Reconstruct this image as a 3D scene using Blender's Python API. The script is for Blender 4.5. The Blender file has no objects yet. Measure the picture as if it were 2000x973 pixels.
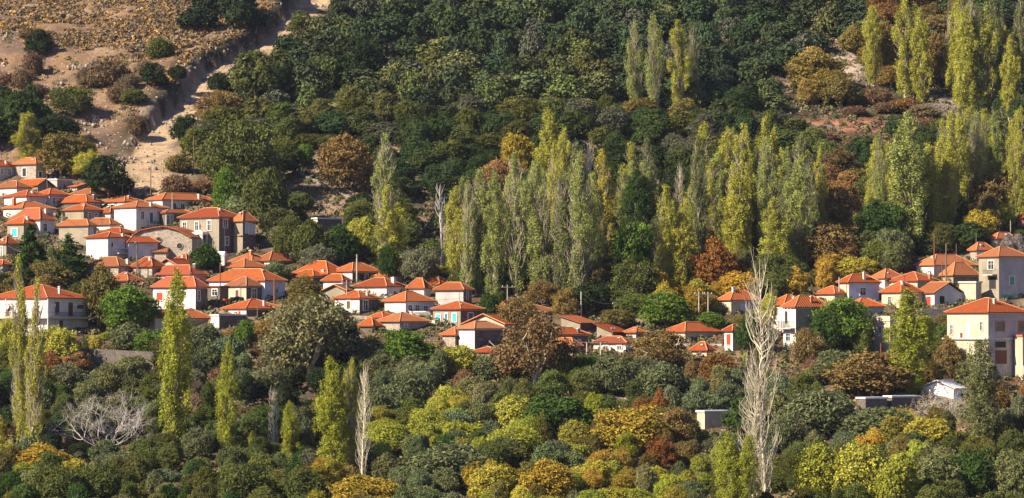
import bpy, math, random
import numpy as np
R = math.radians
D = bpy.data
scene = bpy.context.scene
COL = scene.collection
rnd = random.Random(7)

# ------------------------------------------------------------------ camera, sky, sun, exposure
FPX = 1000 / math.tan(R(8))            # focal length in photograph pixels (photo is 2000 x 973)
V_H = 640.0                            # row of the horizontal through the lens
PITCH = math.atan((V_H - 486.5) / FPX)
cam_d = D.cameras.new('camera'); cam_d.sensor_width = 36; cam_d.lens = 18 / math.tan(R(8))
cam_d.clip_start = 1; cam_d.clip_end = 6000
cam = D.objects.new('camera', cam_d); COL.objects.link(cam)
cam.location = (0, 0, 0); cam.rotation_euler = (R(90) + PITCH, 0, 0)
scene.camera = cam
SUN_EL, SUN_FRONT = R(37), R(27)       # height of the sun; how far it stands in front of the pure left
sdir = (-math.cos(SUN_FRONT) * math.cos(SUN_EL), -math.sin(SUN_FRONT) * math.cos(SUN_EL), math.sin(SUN_EL))
world = D.worlds.new('World'); scene.world = world; world.use_nodes = True
wn = world.node_tree; wn.nodes.clear()
sky = wn.nodes.new('ShaderNodeTexSky'); sky.sky_type = 'NISHITA'; sky.sun_disc = False
sky.sun_elevation = SUN_EL
sky.sun_rotation = math.atan2(sdir[0], sdir[1])
sky.air_density = 1.0; sky.dust_density = 0.3; sky.ozone_density = 2.5
bg = wn.nodes.new('ShaderNodeBackground'); bg.inputs[1].default_value = 0.056
wo = wn.nodes.new('ShaderNodeOutputWorld')
tint = wn.nodes.new('ShaderNodeMix'); tint.data_type = 'RGBA'; tint.blend_type = 'MULTIPLY'; tint.inputs[0].default_value = 1
tint.inputs[7].default_value = (1.0, .88, 1.12, 1)
wn.links.new(sky.outputs[0], tint.inputs[6]); wn.links.new(tint.outputs[2], bg.inputs[0]); wn.links.new(bg.outputs[0], wo.inputs[0])
sun_d = D.lights.new('sun', 'SUN'); sun_d.energy = 5.0; sun_d.angle = R(0.5); sun_d.color = (1.0, 0.86, 0.65)
sun = D.objects.new('sun', sun_d); COL.objects.link(sun); sun.location = (-60, -40, 120)
from mathutils import Vector
sun.rotation_euler = Vector(sdir).to_track_quat('Z', 'Y').to_euler()
vs = scene.view_settings
vs.view_transform = 'Standard'; vs.look = 'None'; vs.gamma = 1; vs.use_curve_mapping = False
vs.exposure = 1.22
scene.cycles.max_bounces = 5; scene.cycles.diffuse_bounces = 3; scene.cycles.glossy_bounces = 2
scene.cycles.transmission_bounces = 3; scene.cycles.transparent_max_bounces = 4; scene.cycles.volume_bounces = 0
scene.cycles.caustics_reflective = False; scene.cycles.caustics_refractive = False

HAZE = .000022
# ------------------------------------------------------------------ terrain height
_v = np.array([1000, 900, 800, 700, 650, 600, 500, 400, 300, 200, 100, 0, -100], float)
_y = np.array([505, 548, 590, 632, 652, 672, 712, 752, 792, 835, 876, 918, 962], float)
PY = np.concatenate([[-400, -60, 25, 160, 420], _y, [1150, 1400, 1700]])
PZ = np.concatenate([[6, 0, -2.2, -36, -31], (V_H - _v) / FPX * _y, [140, 170, 175]])
PZ = np.where(PY == 420, -28.5, PZ)

def sst(a, b, t):
    t = np.clip((t - a) / (b - a), 0, 1); return t * t * (3 - 2 * t)

def base_h(x, y):
    z = np.interp(y, PY, PZ)
    m = sst(420, 480, y)
    z = z + m * (0.5 * np.sin(x * .071 + 1.3) * np.sin(y * .083) + 0.35 * np.sin(x * .17 + y * .11) + .22 * np.sin(x * .41 - y * .29 + 2) * np.sin(y * .37 + 1))
    return z

def prof_at(px, py):
    dx = (px - 1000) / FPX; dz = (V_H - py) / FPX
    t = np.arange(430, 1100, .5)
    d = base_h(dx * t, t) - dz * t
    k = int(np.argmax(d > 0))
    return dx * t[k], t[k]

BANK = [prof_at(*p) for p in [(660, -70), (585, -5), (550, 42), (508, 82), (450, 118), (400, 142), (360, 180), (342, 208), (302, 240), (268, 280), (240, 325)]]
BANK2 = [prof_at(*p) for p in [(330, -30), (395, 5), (470, 18), (540, 30)]]

def signed(x, y, poly):
    best = np.full(np.shape(x), 1e9); sg = np.zeros(np.shape(x)); arc = np.zeros(np.shape(x)); acc = 0
    for (ax, ay), (bx_, by_) in zip(poly[:-1], poly[1:]):
        ex, ey = bx_ - ax, by_ - ay; L2 = ex * ex + ey * ey; Ls = math.sqrt(L2)
        t = np.clip(((x - ax) * ex + (y - ay) * ey) / L2, 0, 1)
        ddx, ddy = x - (ax + ex * t), y - (ay + ey * t)
        d = np.hypot(ddx, ddy)
        m = d < best
        best = np.where(m, d, best); sg = np.where(m, np.sign(ex * ddy - ey * ddx), sg); arc = np.where(m, acc + t * Ls, arc)
        acc += Ls
    return best * sg, arc / acc

def height(x, y):
    x = np.asarray(x, float); y = np.asarray(y, float)
    z = base_h(x, y)
    s, a = signed(x, y, BANK)
    s = s + .6 * np.sin(x * .9) * np.sin(y * .7)
    left = -s                           # positive on the village side of the gully
    env = sst(0, .06, a) * (1 - sst(.72, 1, a))
    z = z + env * 3.9 * sst(-.2, 1.1, left) * np.exp(-np.clip(left, 0, 200) / 45)
    z = z - env * .4 * np.exp(-((left + 4) / 5.0) ** 2)
    s2, a2 = signed(x, y, BANK2)
    z = z + 2.5 * sst(.0, 2.5, s2) * np.exp(-np.clip(s2, 0, 99) / 25) * sst(0, .2, a2) * (1 - sst(.8, 1, a2))
    # low terrace steps on the middle of the hill and in the orchards
    m = sst(1.0, 1.0001, 1 + 0 * x) * 0
    return z + m

def at(px, py):
    dx = (px - 1000) / FPX; dz = (V_H - py) / FPX
    t = np.arange(440, 1150, .25)
    d = height(dx * t, t) - dz * t
    k = int(np.argmax(d > 0)) if (d > 0).any() else len(t) - 1
    Y = float(t[k]); X = dx * Y
    return X, Y, float(height(X, Y))

def to_px(x, y, z):
    return 1000 + FPX * x / y, V_H - FPX * z / y

# ------------------------------------------------------------------ helpers
def tag(o, label=None, cat=None, group=None, kind=None):
    if label: o['label'] = label
    if cat: o['category'] = cat
    if group: o['group'] = group
    if kind: o['kind'] = kind
    return o

def empty(name, loc, rz=0.0):
    o = D.objects.new(name, None); o.empty_display_size = .5; COL.objects.link(o)
    o.location = loc; o.rotation_euler = (0, 0, rz); return o

class MB:
    """collects polygons (with optional uv) into one mesh"""
    def __init__(s): s.v = []; s.f = []; s.uv = []; s.mi = []
    def poly(s, pts, uv=None, mi=0):
        i = len(s.v); s.v += [tuple(p) for p in pts]; s.f.append(tuple(range(i, i + len(pts))))
        s.uv += list(uv) if uv else [(p[0] + p[1], p[2]) for p in pts]; s.mi.append(mi); return s
    def box(s, x0, x1, y0, y1, z0, z1, mi=0):
        P = [(x0, y0, z0), (x1, y0, z0), (x1, y1, z0), (x0, y1, z0), (x0, y0, z1), (x1, y0, z1), (x1, y1, z1), (x0, y1, z1)]
        for q in ((0, 3, 2, 1), (4, 5, 6, 7), (0, 1, 5, 4), (1, 2, 6, 5), (2, 3, 7, 6), (3, 0, 4, 7)):
            s.poly([P[k] for k in q], mi=mi)
        return s
    def tube(s, pts, rad, n=6, cap=True):
        pts = [Vector(p) for p in pts]
        if not hasattr(rad, '__len__'): rad = [rad] * len(pts)
        rings = []
        for i, p in enumerate(pts):
            d = (pts[min(i + 1, len(pts) - 1)] - pts[max(i - 1, 0)]).normalized()
            a = d.cross(Vector((0, 0, 1)) if abs(d.z) < .9 else Vector((1, 0, 0))).normalized(); b = d.cross(a)
            rings.append([p + (a * math.cos(2 * math.pi * k / n) + b * math.sin(2 * math.pi * k / n)) * rad[i] for k in range(n)])
        for r0, r1 in zip(rings[:-1], rings[1:]):
            for k in range(n): s.poly([r0[k], r0[(k + 1) % n], r1[(k + 1) % n], r1[k]])
        if cap: s.poly(rings[0]); s.poly(rings[-1][::-1])
        return s
    def build(s, name, mat, parent=None, loc=None, extra=()):
        me = D.meshes.new(name); me.from_pydata(s.v, [], s.f)
        ul = me.uv_layers.new(name='uv'); ul.data.foreach_set('uv', np.array(s.uv, float).ravel())
        me.materials.append(mat)
        for e in extra: me.materials.append(e)
        if extra: me.polygons.foreach_set('material_index', s.mi)
        me.update(); o = D.objects.new(name, me); COL.objects.link(o)
        if parent: o.parent = parent
        if loc: o.location = loc
        return o

def np_mesh(name, V, F, mat, attr=None, k=4, smooth=False):
    """V (n,3), F (m,k) -> mesh datablock, attr (n,3) colour attribute 'leaf'"""
    me = D.meshes.new(name)
    me.vertices.add(len(V)); me.vertices.foreach_set('co', np.asarray(V, np.float32).ravel())
    me.loops.add(F.size); me.loops.foreach_set('vertex_index', np.asarray(F, np.int32).ravel())
    me.polygons.add(len(F)); me.polygons.foreach_set('loop_start', np.arange(0, F.size, k, dtype=np.int32))
    try: me.polygons.foreach_set('loop_total', np.full(len(F), k, np.int32))
    except Exception: pass
    if attr is not None:
        a = me.attributes.new('leaf', 'FLOAT_COLOR', 'POINT')
        c = np.ones((len(V), 4), np.float32); c[:, :attr.shape[1]] = attr
        a.data.foreach_set('color', c.ravel())
    if mat: me.materials.append(mat)
    if smooth: me.polygons.foreach_set('use_smooth', np.ones(len(F), bool))
    me.update(calc_edges=True); me.validate(); return me

# ------------------------------------------------------------------ materials
class NT:
    def __init__(s, name):
        s.m = D.materials.new(name); s.m.use_nodes = True; s.t = s.m.node_tree; s.t.nodes.clear()
        s.out = s.n('OutputMaterial')
    def n(s, typ, **kw):
        o = s.t.nodes.new('ShaderNode' + typ)
        for k, v in kw.items():
            if k.startswith('i_'): 
                key = k[2:]; key = int(key) if key.isdigit() else key.replace('_', ' ')
                s.set(o.inputs[key], v)
            else: setattr(o, k, v)
        return o
    def set(s, inp, v):
        if isinstance(v, bpy.types.NodeSocket): s.t.links.new(v, inp)
        elif hasattr(v, '__len__') and len(v) == 3 and inp.type == 'RGBA': inp.default_value = (*v, 1)
        else: inp.default_value = v
    def math(s, op, a, b=0.0, c=None):
        o = s.n('Math', operation=op); s.set(o.inputs[0], a); s.set(o.inputs[1], b)
        if c is not None: s.set(o.inputs[2], c)
        return o.outputs[0]
    def mix(s, f, a, b, mode='MIX'):
        o = s.n('Mix', data_type='RGBA', blend_type=mode); s.set(o.inputs[0], f); s.set(o.inputs[6], a); s.set(o.inputs[7], b); return o.outputs[2]
    def noise(s, vec, scale, detail=4, rough=.55):
        o = s.n('TexNoise'); s.set(o.inputs['Vector'], vec); o.inputs['Scale'].default_value = scale
        o.inputs['Detail'].default_value = detail; o.inputs['Roughness'].default_value = rough; return o.outputs['Fac']
    def ramp(s, f, a, b, lo=0.0, hi=1.0):
        o = s.n('MapRange'); s.set(o.inputs[0], f); o.inputs[1].default_value = a; o.inputs[2].default_value = b
        o.inputs[3].default_value = lo; o.inputs[4].default_value = hi; return o.outputs[0]
    def bsdf(s, col, rough=.9, bump=None, bstr=.5, bdist=.1, spec=.2):
        p = s.n('BsdfPrincipled'); s.set(p.inputs['Base Color'], col); s.set(p.inputs['Roughness'], rough); p.inputs['Specular IOR Level'].default_value = spec
        if bump is not None:
            b = s.n('Bump'); b.inputs['Strength'].default_value = bstr; b.inputs['Distance'].default_value = bdist; s.set(b.inputs['Height'], bump)
            s.t.links.new(b.outputs[0], p.inputs['Normal'])
        s.t.links.new(p.outputs[0], s.out.inputs[0]); return s.m
    def obj(s): return s.n('TexCoord').outputs['Object']
    def geo(s): return s.n('NewGeometry').outputs['Position']

def m_plaster(name, col, stain=.35):
    t = NT(name); p = t.geo()
    n1 = t.noise(p, .42, 6); n2 = t.noise(p, 3.0, 3)
    mp = t.n('Mapping'); t.set(mp.inputs[0], p); mp.inputs['Scale'].default_value = (1, 1, .18)
    n3 = t.noise(mp.outputs[0], 2.2, 4)
    f = t.math('MULTIPLY', t.ramp(n1, .44, .6), stain)
    g = t.math('MULTIPLY', t.ramp(n3, .48, .66), stain)
    c = t.mix(f, col, (col[0] * .62, col[1] * .58, col[2] * .52)); c = t.mix(g, c, (col[0] * .55, col[1] * .52, col[2] * .48))
    c = t.mix(t.math('MULTIPLY', n2, .18), c, (col[0] * .75, col[1] * .74, col[2] * .72))
    return t.bsdf(c, .92, n2, .25, .03)

def m_stone(name, a, b, mortar, scale=2.6):
    t = NT(name); p = t.geo()
    mp = t.n('Mapping'); t.set(mp.inputs[0], p); mp.inputs['Scale'].default_value = (1, 1, 1.5)
    v = t.n('TexVoronoi', feature='F1'); t.set(v.inputs['Vector'], mp.outputs[0]); v.inputs['Scale'].default_value = scale
    e = t.n('TexVoronoi', feature='DISTANCE_TO_EDGE'); t.set(e.inputs['Vector'], mp.outputs[0]); e.inputs['Scale'].default_value = scale
    sep = t.n('SeparateColor'); t.set(sep.inputs[0], v.outputs['Color'])
    c = t.mix(sep.outputs[0], a, b)
    c = t.mix(t.ramp(e.outputs['Distance'], .02, .09, 1, 0), c, mortar)
    c = t.mix(t.ramp(t.noise(p, .5, 4), .5, .75, 0, .4), c, (a[0] * .6, a[1] * .6, a[2] * .6))
    return t.bsdf(c, .95, t.ramp(e.outputs['Distance'], 0, .12), .8, .06)

def m_tile(name, a, b, old=0.3, pitch=.30):
    t = NT(name); uv = t.n('TexCoord').outputs['UV']; p = t.geo()
    s = t.n('SeparateXYZ'); t.set(s.inputs[0], uv)
    w = t.math('SINE', t.math('MULTIPLY', s.outputs[0], 2 * math.pi / pitch))
    wv = t.math('MULTIPLY_ADD', w, .5, .5)
    course = t.math('FRACT', t.math('MULTIPLY', s.outputs[1], 1 / .38))
    cell = t.n('TexWhiteNoise', noise_dimensions='2D')
    cx = t.n('CombineXYZ'); t.set(cx.inputs[0], t.math('FLOOR', t.math('MULTIPLY', s.outputs[0], 1 / pitch))); t.set(cx.inputs[1], t.math('FLOOR', t.math('MULTIPLY', s.outputs[1], 1 / .38)))
    t.set(cell.inputs['Vector'], cx.outputs[0])
    n1 = t.noise(p, .45, 4); n2 = t.noise(p, 2.3, 4)
    c = t.mix(cell.outputs['Value'], a, b)
    c = t.mix(t.math('MULTIPLY', t.ramp(n1, .48, .7), old), c, (.20, .12, .08))
    c = t.mix(t.math('MULTIPLY', t.ramp(n2, .52, .75), old * .8 + .12), c, (.36, .25, .17))
    oi = t.n('ObjectInfo').outputs['Random']
    c = t.mix(t.ramp(oi, 0, .5, .7, 0), c, (.34, .070, .034)); c = t.mix(t.ramp(oi, .55, 1, 0, .75), c, (.40, .185, .09)); c = t.mix(1.0, c, t.mix(t.math('FRACT', t.math('MULTIPLY', oi, 7.3)), (.60, .58, .58), (1.0, .97, .95)), 'MULTIPLY')
    c = t.mix(t.ramp(wv, 0, .45, .62, 0), c, (.13, .04, .022))   # darker brown in the channels between the cover tiles
    h = t.math('ADD', wv, t.math('MULTIPLY', course, .3))
    return t.bsdf(c, .9, h, .8, .12, .1)

def m_plain(name, col, rough=.8, var=.25, sc=1.5, metal=0, spec=.3):
    t = NT(name); p = t.geo(); n = t.noise(p, sc, 4)
    c = t.mix(t.ramp(n, .4, .7, 0, var), col, (col[0] * .5, col[1] * .48, col[2] * .45))
    m = t.bsdf(c, rough, n, .2, .02, spec)
    return m

def m_glass(name):
    t = NT(name); p = t.geo(); n = t.noise(p, 1.3, 2)
    return t.bsdf(t.mix(t.ramp(n, .4, .65), (.012, .014, .02), (.05, .06, .07)), .12, spec=.6)

def m_shutter(name, col):
    t = NT(name); p = t.geo(); s = t.n('SeparateXYZ'); t.set(s.inputs[0], p)
    w = t.math('SINE', t.math('MULTIPLY', s.outputs[2], 2 * math.pi / .12))
    n = t.noise(p, 3, 3)
    c = t.mix(t.ramp(n, .45, .7, 0, .35), col, (col[0] * .6 + .03, col[1] * .6 + .03, col[2] * .6 + .03))
    return t.bsdf(c, .6, w, .4, .02)

M = {}
M['white'] = m_plaster('white_plaster', (.68, .65, .60), .42)
M['cream'] = m_plaster('cream_plaster', (.56, .49, .36), .5)
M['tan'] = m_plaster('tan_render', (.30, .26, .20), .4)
M['beige'] = m_plaster('beige_cement', (.44, .39, .31), .5)
M['grey'] = m_plaster('grey_cement', (.44, .42, .40), .4)
M['pink'] = m_plaster('pink_plaster', (.62, .30, .24), .25)
M['lilac'] = m_plaster('shade_tinted_plaster', (.58, .60, .68), .35)  # white wall with the bluish cast of shade mixed into its colour
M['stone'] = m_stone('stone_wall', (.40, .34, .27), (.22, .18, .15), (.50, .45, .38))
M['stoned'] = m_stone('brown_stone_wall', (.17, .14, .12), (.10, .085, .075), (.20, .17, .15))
M['dry'] = m_stone('dry_stone', (.34, .29, .25), (.17, .14, .12), (.03, .025, .02), 2.0)
M['tile'] = m_tile('terracotta_tiles', (.56, .128, .018), (.40, .080, .014), .34)
M['tileo'] = m_tile('weathered_tiles', (.46, .17, .075), (.33, .12, .06), .6)
M['tiler'] = m_tile('ribbed_tiles', (.58, .132, .018), (.42, .082, .015), .27, .46)
M['tiled'] = m_tile('dark_red_tiles', (.42, .085, .035), (.32, .06, .03), .25, .42)
M['ridge'] = m_plain('mortared_ridge', (.54, .25, .115), .9, .5, 2.5)
M['trimw'] = m_plain('white_surround', (.70, .68, .64), .8, .2)
M['eave'] = m_plain('eave_board', (.60, .56, .50), .85, .4)
M['concrete'] = m_plain('concrete', (.55, .52, .48), .9, .4)
M['glass'] = m_glass('window_glass')
M['dark'] = m_plain('dark_opening', (.025, .022, .022), .7, .1)
M['red'] = m_shutter('red_shutter', (.42, .05, .025))
M['teal'] = m_shutter('turquoise_shutter', (.06, .45, .52))
M['tealD'] = m_shutter('dark_teal_door', (.02, .17, .24))
M['green'] = m_shutter('green_shutter', (.12, .33, .20))
M['pale'] = m_shutter('pale_shutter', (.55, .56, .62))
M['wood'] = m_shutter('brown_wood', (.14, .055, .035))
M['orangewood'] = m_plain('varnished_frame', (.45, .18, .06), .6, .2)
M['pole'] = m_plain('weathered_timber', (.16, .12, .10), .9, .4, 3)
M['rust'] = m_plain('rusty_steel', (.20, .07, .035), .8, .4, 3)
M['polec'] = m_plain('grey_pole', (.42, .38, .32), .9, .3, 3)
M['iron'] = m_plain('dark_iron', (.04, .04, .05), .6, .2)
M['cable'] = m_plain('cable', (.05, .05, .055), .7, .1)
M['sheet'] = m_plain('sheet_metal', (.72, .70, .68), .55, .35, .8)
M['brick'] = m_plain('chimney_brick', (.40, .14, .08), .9, .4, 4)
M['clay'] = m_plain('clay_pot', (.50, .13, .05), .8, .2)
M['bronze'] = m_plain('bell_bronze', (.10, .09, .06), .5, .2)
M['cloth'] = m_plain('white_cloth', (.75, .76, .80), .9, .1)
# ------------------------------------------------------------------ terrain sheet
def seg(a, b, n): return np.linspace(a, b, n, endpoint=False)
gx = np.concatenate([seg(-900, -200, 18), seg(-200, 200, 400), np.linspace(200, 900, 19)])
gy = np.concatenate([seg(-400, 440, 60), seg(440, 1000, 560), np.linspace(1000, 1700, 24)])
GX, GY = np.meshgrid(gx, gy)
GZ = height(GX, GY)
rs = np.random.RandomState(3)
def vnoise(x, y, sc, seed):
    r = np.random.RandomState(seed); g = r.rand(512, 512)
    u, v = x / sc + 100, y / sc + 100
    i, j = np.floor(u).astype(int), np.floor(v).astype(int); fu, fv = u - i, v - j
    fu = fu * fu * (3 - 2 * fu); fv = fv * fv * (3 - 2 * fv)
    G = lambda a, b: g[a % 512, b % 512]
    return (G(i, j) * (1 - fu) + G(i + 1, j) * fu) * (1 - fv) + (G(i, j + 1) * (1 - fu) + G(i + 1, j + 1) * fu) * fv
GZ = GZ + np.where(GY > 440, 1, 0) * ((vnoise(GX, GY, 3.1, 1) - .5) * .55 + (vnoise(GX, GY, 1.4, 2) - .5) * .3)
ny, nx = GX.shape
VV = np.stack([GX, GY, GZ], -1).reshape(-1, 3)
idx = np.arange(nx * ny).reshape(ny, nx)
FF = np.stack([idx[:-1, :-1], idx[:-1, 1:], idx[1:, 1:], idx[1:, :-1]], -1).reshape(-1, 4)
# ground cover by place: pale gully floor, rusty scrub slope, forest floor, dry grass, orchard soil
yy = np.maximum(VV[:, 1], 1)
pu, pv = to_px(VV[:, 0], yy, VV[:, 2])
s1, a1 = signed(VV[:, 0], VV[:, 1], BANK)
left = -s1
_sl = sst(2, 8, left) * sst(740, 790, VV[:, 1]) * sst(-.01, .03, a1)
VV[:, 2] += _sl * ((vnoise(VV[:, 0] * .8, VV[:, 1], 7, 31) - .5) * 2.2 + (vnoise(VV[:, 0], VV[:, 1], 2.2, 32) - .5) * .9)
C = np.tile(np.array([.10, .075, .045]), (len(VV), 1))
def lay(mask, col):
    global C
    C = C * (1 - mask[:, None]) + np.array(col)[None] * mask[:, None]
nz = vnoise(VV[:, 0], VV[:, 1], 9, 5)
hill = sst(700, 730, VV[:, 1])
lay(hill * .9, (.048, .042, .028))
lay(hill * sst(.68, .82, nz), (.24, .18, .13))
slope_l = sst(2, 8, left) * sst(740, 790, VV[:, 1]) * sst(-.01, .03, a1)
lay(slope_l, (.225, .145, .088)); lay(slope_l * sst(.5, .7, vnoise(VV[:, 0], VV[:, 1], 12, 33)) * .8, (.30, .205, .125)); lay(slope_l * sst(.6, .75, vnoise(VV[:, 0], VV[:, 1], 5, 34)) * .7, (.13, .095, .08))
_rag = (vnoise(VV[:, 0], VV[:, 1], 3.0, 41) - .5) * 5
pale = sst(-8.5, -6.5, left + _rag) * (1 - sst(-1, .5, left)) * (1 - sst(.93, 1, a1))
pale = np.maximum(pale, np.exp(-(((pu - 300) / 60) ** 2 + ((pv - 345) / 45) ** 2)) * 1.4)
lay(np.clip(pale, 0, 1) * (VV[:, 1] > 740), (.44, .325, .21))
lay(np.clip(pale, 0, 1) * (VV[:, 1] > 740) * sst(.55, .7, vnoise(VV[:, 0], VV[:, 1], 2.4, 42)) * .6, (.24, .17, .115))
near = 1 - sst(640, 660, VV[:, 1])
lay(near * .8, (.13, .085, .05))
lay(near * sst(.5, .75, nz), (.23, .155, .09))
vill = sst(640, 660, VV[:, 1]) * (1 - sst(745, 760, VV[:, 1]))
lay(vill * sst(.5, .8, vnoise(VV[:, 0], VV[:, 1], 6, 9)) * .8, (.27, .21, .14))
for (cx, cy, rx, ry, col) in [(950, 740, 75, 9, (.16, .22, .07)), (930, 775, 70, 12, (.36, .22, .12)), (380, 700, 110, 9, (.34, .22, .13)), (1660, 245, 120, 12, (.32, .15, .09)), (1640, 125, 50, 30, (.42, .35, .28)), (1300, 490, 60, 40, (.14, .15, .05)), (660, 195, 60, 14, (.17, .20, .08)), (1190, 790, 70, 9, (.3, .2, .13)), (1700, 520, 90, 14, (.20, .13, .10)), (1890, 205, 60, 20, (.30, .25, .22)), (700, 370, 90, 50, (.30, .22, .15)), (760, 100, 80, 30, (.34, .25, .19))]:
    lay(np.clip(1.5 * np.exp(-(((pu - cx) / rx) ** 2 + ((pv - cy) / ry) ** 2)), 0, 1) * (VV[:, 1] > 440), col)
gm = NT('ground_soil'); p = gm.geo()
at_ = gm.n('Attribute', attribute_name='leaf').outputs['Color']
n1 = gm.noise(p, .35, 8, .7); n2 = gm.noise(p, 1.6, 6, .7)
vr = gm.n('TexVoronoi', feature='F1'); gm.set(vr.inputs['Vector'], p); vr.inputs['Scale'].default_value = 1.3
c = gm.mix(gm.ramp(n2, .35, .65, 0, .6), at_, gm.mix(1.0, at_, (.35, .30, .28), 'MULTIPLY'))
c = gm.mix(gm.ramp(n1, .52, .7, 0, .7), c, gm.mix(1.0, at_, (1.5, 1.35, 1.2), 'MULTIPLY'))
sepc = gm.n('SeparateColor'); gm.set(sepc.inputs[0], vr.outputs['Color'])
rock = gm.math('MULTIPLY', gm.ramp(sepc.outputs[0], .80, .84), gm.ramp(vr.outputs['Distance'], .28, .34, 1, 0))
c = gm.mix(gm.math('MULTIPLY', rock, .75), c, (.42, .36, .31))
hgt = gm.math('ADD', gm.math('MULTIPLY', n2, .6), gm.math('MULTIPLY', rock, .5))
gm.bsdf(c, .97, hgt, .9, .5, .1)
me = np_mesh('ground', VV, FF, gm.m, C, smooth=True)
o = D.objects.new('ground', me); COL.objects.link(o); tag(o, kind='structure')

# ------------------------------------------------------------------ tufts and stones (uncountable cover)
def tuft_cloud(name, P, size, mat, colr, n_leaf=14, label=None, cat=None, fs=.42):
    n = len(P); r = np.random.RandomState(len(P))
    P = np.repeat(P, n_leaf, 0); S = np.repeat(size, n_leaf)
    d = r.normal(size=(n * n_leaf, 3)); d[:, 2] = np.abs(d[:, 2]) * .8; d /= np.linalg.norm(d, axis=1)[:, None]
    c = P + d * (S * .5)[:, None]
    nn = d + r.normal(size=d.shape) * .5; nn /= np.linalg.norm(nn, axis=1)[:, None]
    V, F = quads(c, nn, S * fs * (.6 + .8 * r.rand(len(S))), r)
    col = np.repeat(np.repeat(colr, n_leaf, 0), 4, 0) * np.repeat(.75 + .5 * r.rand(len(S)), 4)[:, None]
    me = np_mesh(name, V, F, mat, col); o = D.objects.new(name, me); COL.objects.link(o)
    tag(o, label, cat, kind='stuff'); return o

def quads(c, n, s, r, asp=1.5, vert=False):
    ref = r.normal(size=n.shape)
    if vert: ref[:, 2] *= .25
    a = np.cross(n, ref); a /= np.linalg.norm(a, axis=1)[:, None] + 1e-9
    b = np.cross(n, a)
    s = s[:, None]
    V = np.stack([c - a * s * .5 * asp, c + b * s * .42, c + a * s * .5 * asp, c - b * s * .42], 1).reshape(-1, 3)
    F = np.arange(len(V)).reshape(-1, 4)
    return V, F
vt = NT('leaf_tuft'); vt.bsdf(vt.n('Attribute', attribute_name='leaf').outputs['Color'], .9)
r = np.random.RandomState(11)
X = r.uniform(-150, 10, 90000); Y = r.uniform(745, 985, 90000); Z = height(X, Y)
U, Vv = to_px(X, Y, Z); s_, a_ = signed(X, Y, BANK); lf = -s_
k = (U > -20) & (U < 2020) & (Vv < 420) & (Vv > -30)
scrub = k & (lf > 2) & (U < 620) & (Vv < 235 + 0 * U) & ((Vv < 58 + .30 * U) | (r.rand(90000) < .05)) & (vnoise(X, Y, 5, 4) + .5 * vnoise(X, Y, 2, 6) > .50)
P = np.stack([X, Y, Z], -1)[scrub]
pal = np.array([[.34, .19, .07], [.40, .25, .09], [.20, .13, .08], [.15, .13, .07], [.25, .19, .14]])
tuft_cloud('low_scrub', P, r.uniform(.7, 1.6, len(P)), vt.m, pal[r.randint(0, 5, len(P))] * r.uniform(.5, 1.0, (len(P), 1)), 14, 'rusty orange cushion scrub covering the bare slope above the village', 'scrub', .34)
# under the trees: small green and dry tufts
X = r.uniform(-150, 150, 42000); Y = r.uniform(500, 960, 42000); Z = height(X, Y)
U, Vv = to_px(X, Y, Z); s_, a_ = signed(X, Y, BANK); lf = -s_
k = (U > -20) & (U < 2020) & (Vv < 1000) & (Vv > -30) & ((lf < -14) | (Y < 800) | (lf > 3)) & (r.rand(42000) < np.where((lf > 3) & (Y > 745), .15, 1)) & ~((U < 400) & (lf < 3) & (lf > -20) & (Y > 750))
P = np.stack([X, Y, Z], -1)[k]
pal = np.array([[.09, .10, .035], [.13, .12, .05], [.06, .085, .03], [.20, .14, .07], [.10, .07, .045]])
tuft_cloud('undergrowth', P, r.uniform(.7, 2.0, len(P)), vt.m, pal[r.randint(0, 5, len(P))], 26, 'dry and green undergrowth between the trees on the slopes', 'undergrowth', .24)
# loose stones
def stones(name, P, S, label):
    n = len(P); rr = np.random.RandomState(5)
    base = np.array([[-1, -1, -1], [1, -1, -1], [1, 1, -1], [-1, 1, -1], [-.7, -.7, 1], [.7, -.7, 1], [.7, .7, 1], [-.7, .7, 1]], float) * .5
    V = base[None] * S[:, None, None] * rr.uniform(.6, 1.3, (n, 1, 3)) * rr.uniform(.8, 1.2, (n, 8, 3))
    an = rr.uniform(0, 6.3, n); ca, sa = np.cos(an)[:, None], np.sin(an)[:, None]
    V = np.stack([V[..., 0] * ca - V[..., 1] * sa, V[..., 0] * sa + V[..., 1] * ca, V[..., 2]], -1) + P[:, None]
    q = np.array([[0, 3, 2, 1], [4, 5, 6, 7], [0, 1, 5, 4], [1, 2, 6, 5], [2, 3, 7, 6], [3, 0, 4, 7]])
    F = (np.arange(n)[:, None, None] * 8 + q[None]).reshape(-1, 4)
    col = np.repeat(np.array([[.27, .225, .19]]) * rr.uniform(.6, 1.25, (n, 1)), 8, 0)
    me = np_mesh(name, V.reshape(-1, 3), F, vt.m, col); o = D.objects.new(name, me); COL.objects.link(o)
    tag(o, label, 'stones', kind='stuff')
X = r.uniform(-150, 150, 40000); Y = r.uniform(740, 975, 40000); Z = height(X, Y); U, Vv = to_px(X, Y, Z)
s_, a_ = signed(X, Y, BANK); lf = -s_
pat = vnoise(X, Y, 7, 21)
k = (U > -10) & (U < 2010) & (Vv > -20) & (((U < 620) & (lf > -16) & (r.rand(40000) < .15 + .5 * (pat > .6))) | (pat > .78))
k &= (Vv < 380)
stones('loose_stones', np.stack([X, Y, Z], -1)[k], r.uniform(.25, .8, int(k.sum())), 'loose pale stones strewn over the slope beside the gully')

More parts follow.
